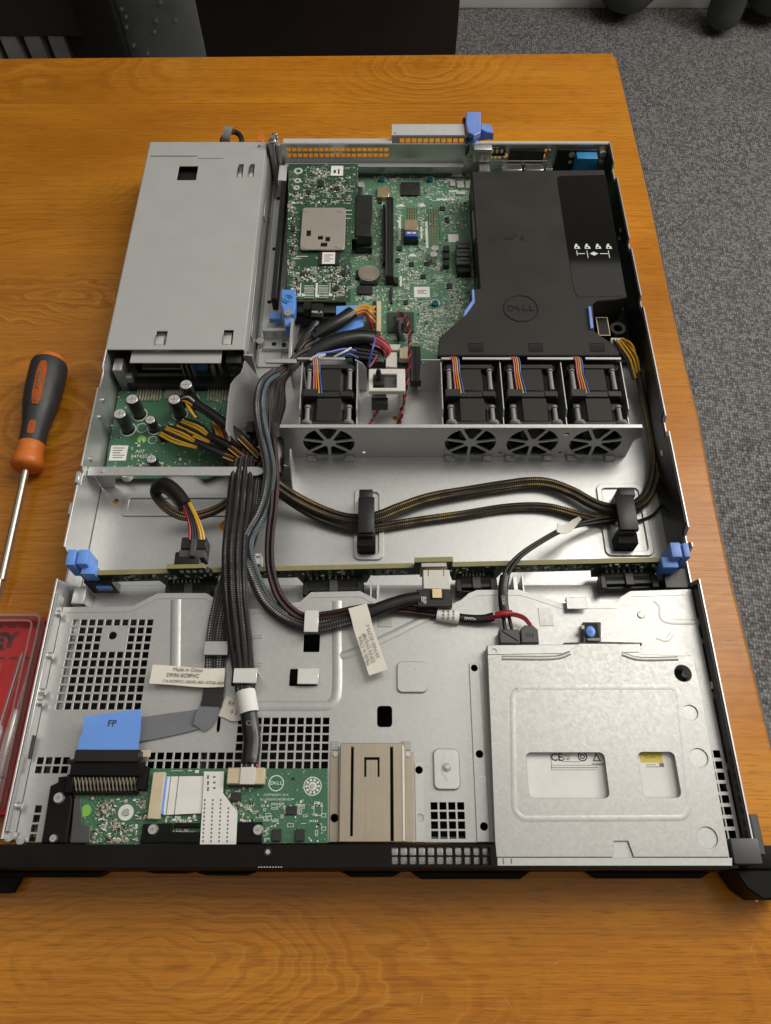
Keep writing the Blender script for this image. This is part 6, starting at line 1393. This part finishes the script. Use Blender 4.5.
# mainboard power loom with yellow and orange wires
c11 = cable('mainboard_cable', 'mainboard power cable fanning into yellow and orange wires over a blue tab', 'cable', P(350, 315, 16))
for k, m in enumerate(('wire_y', 'wire_o', 'wire_y', 'wire_y', 'wire_o', 'wire_k', 'wire_y', 'wire_o', 'wire_k', 'wire_r')):
    t = k / 9; pts = PP([(374.5 - 1.5 * (k % 2), 330 - 26 * (1 - t) * .9, 17), (372 - 2 * t, 312 + 9 * t - 4 * (1 - t), 28 - 4 * t), (366 - 2 * t, 305.5 + 8.5 * t, 31 - 5 * t), (357 - 1 * t, 308 + 8 * t, 31.5 - 4 * t), (346, 316 + 5 * t, 31 - 3 * t)])
    b = MB(m); b.tube(pts, 1.15, 6, 6); b.build('wire', c11)
wrap(c11, PP([(352, 313, 30), (342, 320, 31), (330, 327, 30.5), (317, 333.5, 29)]), 6.2, 'shrink', 'shrink_tube', .85)
wrap(c11, PP([(331, 326, 33), (321, 332, 32), (313, 337, 31)]), 3.0, 'shrink', 'shrink_tube', .8)
for k, m in enumerate(('wire_k', 'br_gold', 'wire_k', 'br_gold', 'wire_k', 'wire_k', 'br_gold')):
    b = MB(m); b.tube(PP([(322 - k, 329 + 1.5 * k, 29), (311 - k, 334 + 1.6 * k, 28), (302 - k * .8, 345 + 1.6 * k, 27), (298 - k, 357 + k, 28), (292 - k * 1.2, 367, 30)]), 1.5, 7, 5); b.build('wire', c11)
b = MB('tag_blue'); b.plate([xy(px, py, 22) for px, py in ((336, 306), (363.5, 304.5), (363.5, 326), (336, 334.5))], (), 20.5, 22, .3); b.build('pull_tab', c11)
c12 = cable('signal_loom', 'black wrapped loom with red wires reaching the white plugs at the mainboard edge', 'cable', P(350, 345, 16))
wrap(c12, PP([(300, 362, 28), (318, 349, 31), (340, 340, 32), (360, 336.5, 31), (374, 338, 29)]), 7.0, 'shrink', 'shrink_tube', .7)
for k, m in enumerate(('wire_r', 'wire_pk', 'wire_r', 'wire_r', 'wire_k', 'wire_r')):
    b = MB(m); b.tube(PP([(370, 334 + k * 2, 30), (380, 338 + 2 * k, 29 - k), (388 - k * .6, 345 + 1.6 * k, 24), (391 - k, 352 + k, 19)]), 1.05, 6, 5); b.build('wire', c12)
for k, m in enumerate(('wire_k', 'wire_k', 'br_red', 'wire_k', 'br_red')):
    b = MB(m); b.tube(PP([(299, 357 + k * 1.5, 26), (312, 349 + k * 2.6, 29), (332, 343 + k * 3.4, 28), (352, 341 + k * 3.8, 26), (371, 344 + k * 3.6, 24), (383, 348 + k * 2.6, 18)]), 1.7, 7, 5); b.build('wire', c12)
b = MB('black'); pbox(b, 363, 345, 384, 362, 8.1, 22, 2); pbox(b, 352, 352, 366, 364, 8.1, 18, 2); b.build('plug', c12)
c13 = cable('fan_cable', 'thin blue, white and pink wires running from the single fan to the mainboard', 'wire', P(355, 350, 10))
for k, (m, pts) in enumerate((('wire_b', [(313, 359, 44), (318, 354, 44), (330, 352, 38), (345, 349, 33), (356, 351, 30)]), ('wire_w', [(310, 360, 44), (316, 356, 44.5), (325, 354.5, 44), (318, 358, 44)]), ('wire_w', [(334, 357, 33), (344, 352, 35), (351, 348, 33)]), ('wire_b', [(375, 339, 32), (373, 347, 33), (370, 358, 28), (368.5, 366, 22)]), ('wire_pk', [(377, 355, 26), (373, 362, 22), (369, 367, 20)]), ('wire_b', [(340, 358, 30), (349, 354, 31), (358, 358, 26)]))):
    b = MB(m); b.tube(PP(pts), 1.0, 6, 6); b.build('wire', c13)
c14 = cable('card_cable', 'black plug with white lettering on a short black cable below the controller card', 'cable', P(317, 312, 14))
b = MB('black'); pbox(b, 311.5, 303, 323, 317, 20, 32, .6); pbox(b, 303.5, 301.5, 311, 309, 20, 30, .6); pbox(b, 294, 302.5, 335, 319, 8, 17, .6); b.build('plug', c14)
b = MB('silk'); q = P(317, 312, 32.1); b.text('MSK_A', 2.9, flat(q.x, q.y, 32.15), .06, bold=.05); b.build('marking', c14)
wrap(c14, PP([(317, 316, 26), (315.5, 324, 26), (310, 332, 25), (303, 341, 24), (298, 352, 24)]), 3.6, 'shrink', 'shrink_tube', .85)

# ------------------------------------------------------------------ tools on the table
sd = thing('screwdriver', P(35, 420, 0), 'screwdriver with a charcoal and orange handle lying on the table', 'screwdriver')
E0 = P(50.5, 361, 15.5); E1 = P(25.5, 471, 12.5); ax = (E1 - E0).normalized(); Ln = (E1 - E0).length
def at(t): return E0 + (E1 - E0) * t
def lathe(name, m, prof, n=28, ell=1.): b = MB(m); b.rings([(at(t), r) for t, r in prof], n, True, ell, Vector((0, 0, 1))); return b.build(name, sd)
lathe('end_cap', 'orange', [(-.045, 4), (-.035, 8.5), (-.015, 11.6), (.01, 13.0), (.04, 13.9)])
grip = lathe('grip', 'grip', [(.03, 13.6), (.06, 14.6), (.15, 14.7), (.3, 14.5), (.42, 13.6), (.52, 11.8), (.60, 10.4), (.68, 9.9), (.775, 9.9)])
lathe('collar', 'orange', [(.765, 9.6), (.785, 10.4), (.82, 10.2), (.87, 10.9), (.92, 12.2), (.955, 12.2), (.978, 10.6), (.99, 7), (.995, 4.5)])
side_ = ax.cross(Vector((0, 0, 1))).normalized()
def inlay(name, t0, t1, w, rfun, th, m='orange', sh=-2.2):
    b = MB(m); pl = []; pts = []
    K = 8
    vs = []
    upv = side_.cross(ax).normalized(); upv = upv if upv.z > 0 else -upv
    for i in range(K + 1):
        t = t0 + (t1 - t0) * i / K; e = min(i, K - i); ww = w * (1 if e > 1 else (.55, .9)[e]); r = rfun(t) + th
        row = []
        for s_ in range(7):
            u = sh + (s_ / 3 - 1) * ww / 2; row.append(b.bm.verts.new(at(t) + side_ * u + upv * math.sqrt(max(r * r - u * u, 1))))
        vs.append(row)
    fs = [b.bm.faces.new((vs[i][k], vs[i + 1][k], vs[i + 1][k + 1], vs[i][k + 1])) for i in range(K) for k in range(6)]
    b._done(fs); bmesh.ops.solidify(b.bm, geom=b.bm.faces[:], thickness=.5)
    for f in b.bm.faces: f.smooth = True
    return b.build(name, sd)
rf = lambda t: 14.6 if t < .3 else 14.6 - (t - .3) * 9.5
inlay('inlay', .10, .49, 7.6, lambda t: 14.5 if t < .3 else (14.5 - (t - .3) * 8), .35)
inlay('inlay', .615, .735, 5.6, lambda t: 10.15, .4)
b = MB('ink_grey'); upv = Vector((0, 0, 1))
for t, w_ in ((.22, 1.4), (.26, 3), (.30, 3), (.34, 2), (.45, 3)):
    p = at(t) + side_ * -2.2 + upv * (15.3 if t < .4 else 14.3); M4 = Matrix.Translation(p) @ Matrix.Rotation(math.atan2(ax.y, ax.x), 4, 'Z'); b.box(-2, 2, -.5, .5, -.3, .2, 0, M4)
b.build('marking', sd)
T0 = at(.985); T1 = P(1.5, 580, 9); 
b = MB('blade'); b.rings([(T0, 2.9), (T1, 2.9)], 18); d = (P(-3, 604, 7) - T1); b.rings([(T1, 2.9), (T1 + d * .5, 3.3), (T1 + d, 2.2)], 14, True, .55, Vector((0, 0, 1))); b.build('blade', sd)

cs = thing('screwdriver_case', (-280, 75, 0), 'red plastic screwdriver case with a clear lid and dark lettering on the table', 'case')
b = MB('red_card'); b.plate(rrect(-380, -222.5, 14, 144, 5), (), 1, 8, 1); b.plate(rrect(-380, -222.5, 14, 144, 5), [rrect(-376, -226, 18, 140, 4)], 8.05, 12.5, .6); base_ = b.build('tray', cs)
b = MB('red_card'); b.plate(rrect(-376, -234, 22, 138, 3), (), 8.1, 8.9, .2); 
b.use('ink'); q = P(8, 641, 9); b.text('LEY', 14, flat(q.x - 5.4, q.y, 9), .1, bold=.9); b.plate(rect(-300, -258, q.y - 6.6, q.y - 5.2), (), 8.95, 9.05); 
for k in range(3): b.box(-262 + k * 9, -256 + k * 9, q.y - 13, q.y - 11.5, 8.95, 9.05, 0)
for k in range(4): b.box(-268 + k * 9, -262 + k * 9, q.y + 9.5, q.y + 11, 8.95, 9.05, 0)
b.build('card', cs)
b = MB('clear'); b.plate(rrect(-379, -232, 16, 143, 4), (), 20.5, 21.6, .4); b.use('clear_rim').plate(rrect(-379, -232, 16, 143, 4), [rrect(-377.6, -233.4, 17.4, 141.6, 3)], 12.8, 20.4, .2); b.plate(rrect(-374, -237, 20, 139, 4), [rrect(-373, -238, 21, 138, 3)], 19, 20.4, .2); b.build('lid', cs)
def mini(lab, x0, y0, x1, y1, z):
    m_ = thing('precision_screwdriver', (x0, y0, 9), lab, 'screwdriver', 'small screwdrivers inside the red case'); a, c = Vector((x0, y0, z)), Vector((x1, y1, z)); d = c - a
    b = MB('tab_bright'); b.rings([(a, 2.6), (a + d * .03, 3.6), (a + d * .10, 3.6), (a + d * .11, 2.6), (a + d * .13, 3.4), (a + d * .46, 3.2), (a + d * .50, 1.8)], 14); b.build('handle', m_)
    b = MB('steel_dark'); b.rings([(a + d * .49, 1.0), (a + d * .96, .9), (c, .5)], 10); b.build('blade', m_)
mini('small silver screwdriver nearest the steel server wall inside the red case', -241, 24, -234.5, 134, 13); mini('small silver screwdriver second from the server wall inside the red case', -251, 20, -243, 118, 12.5); mini('small silver screwdriver at the photo edge inside the red case', -263, 22, -257.5, 112, 12.5)
for o in list(bpy.data.objects):
    if '_w' in o: del o['_w']
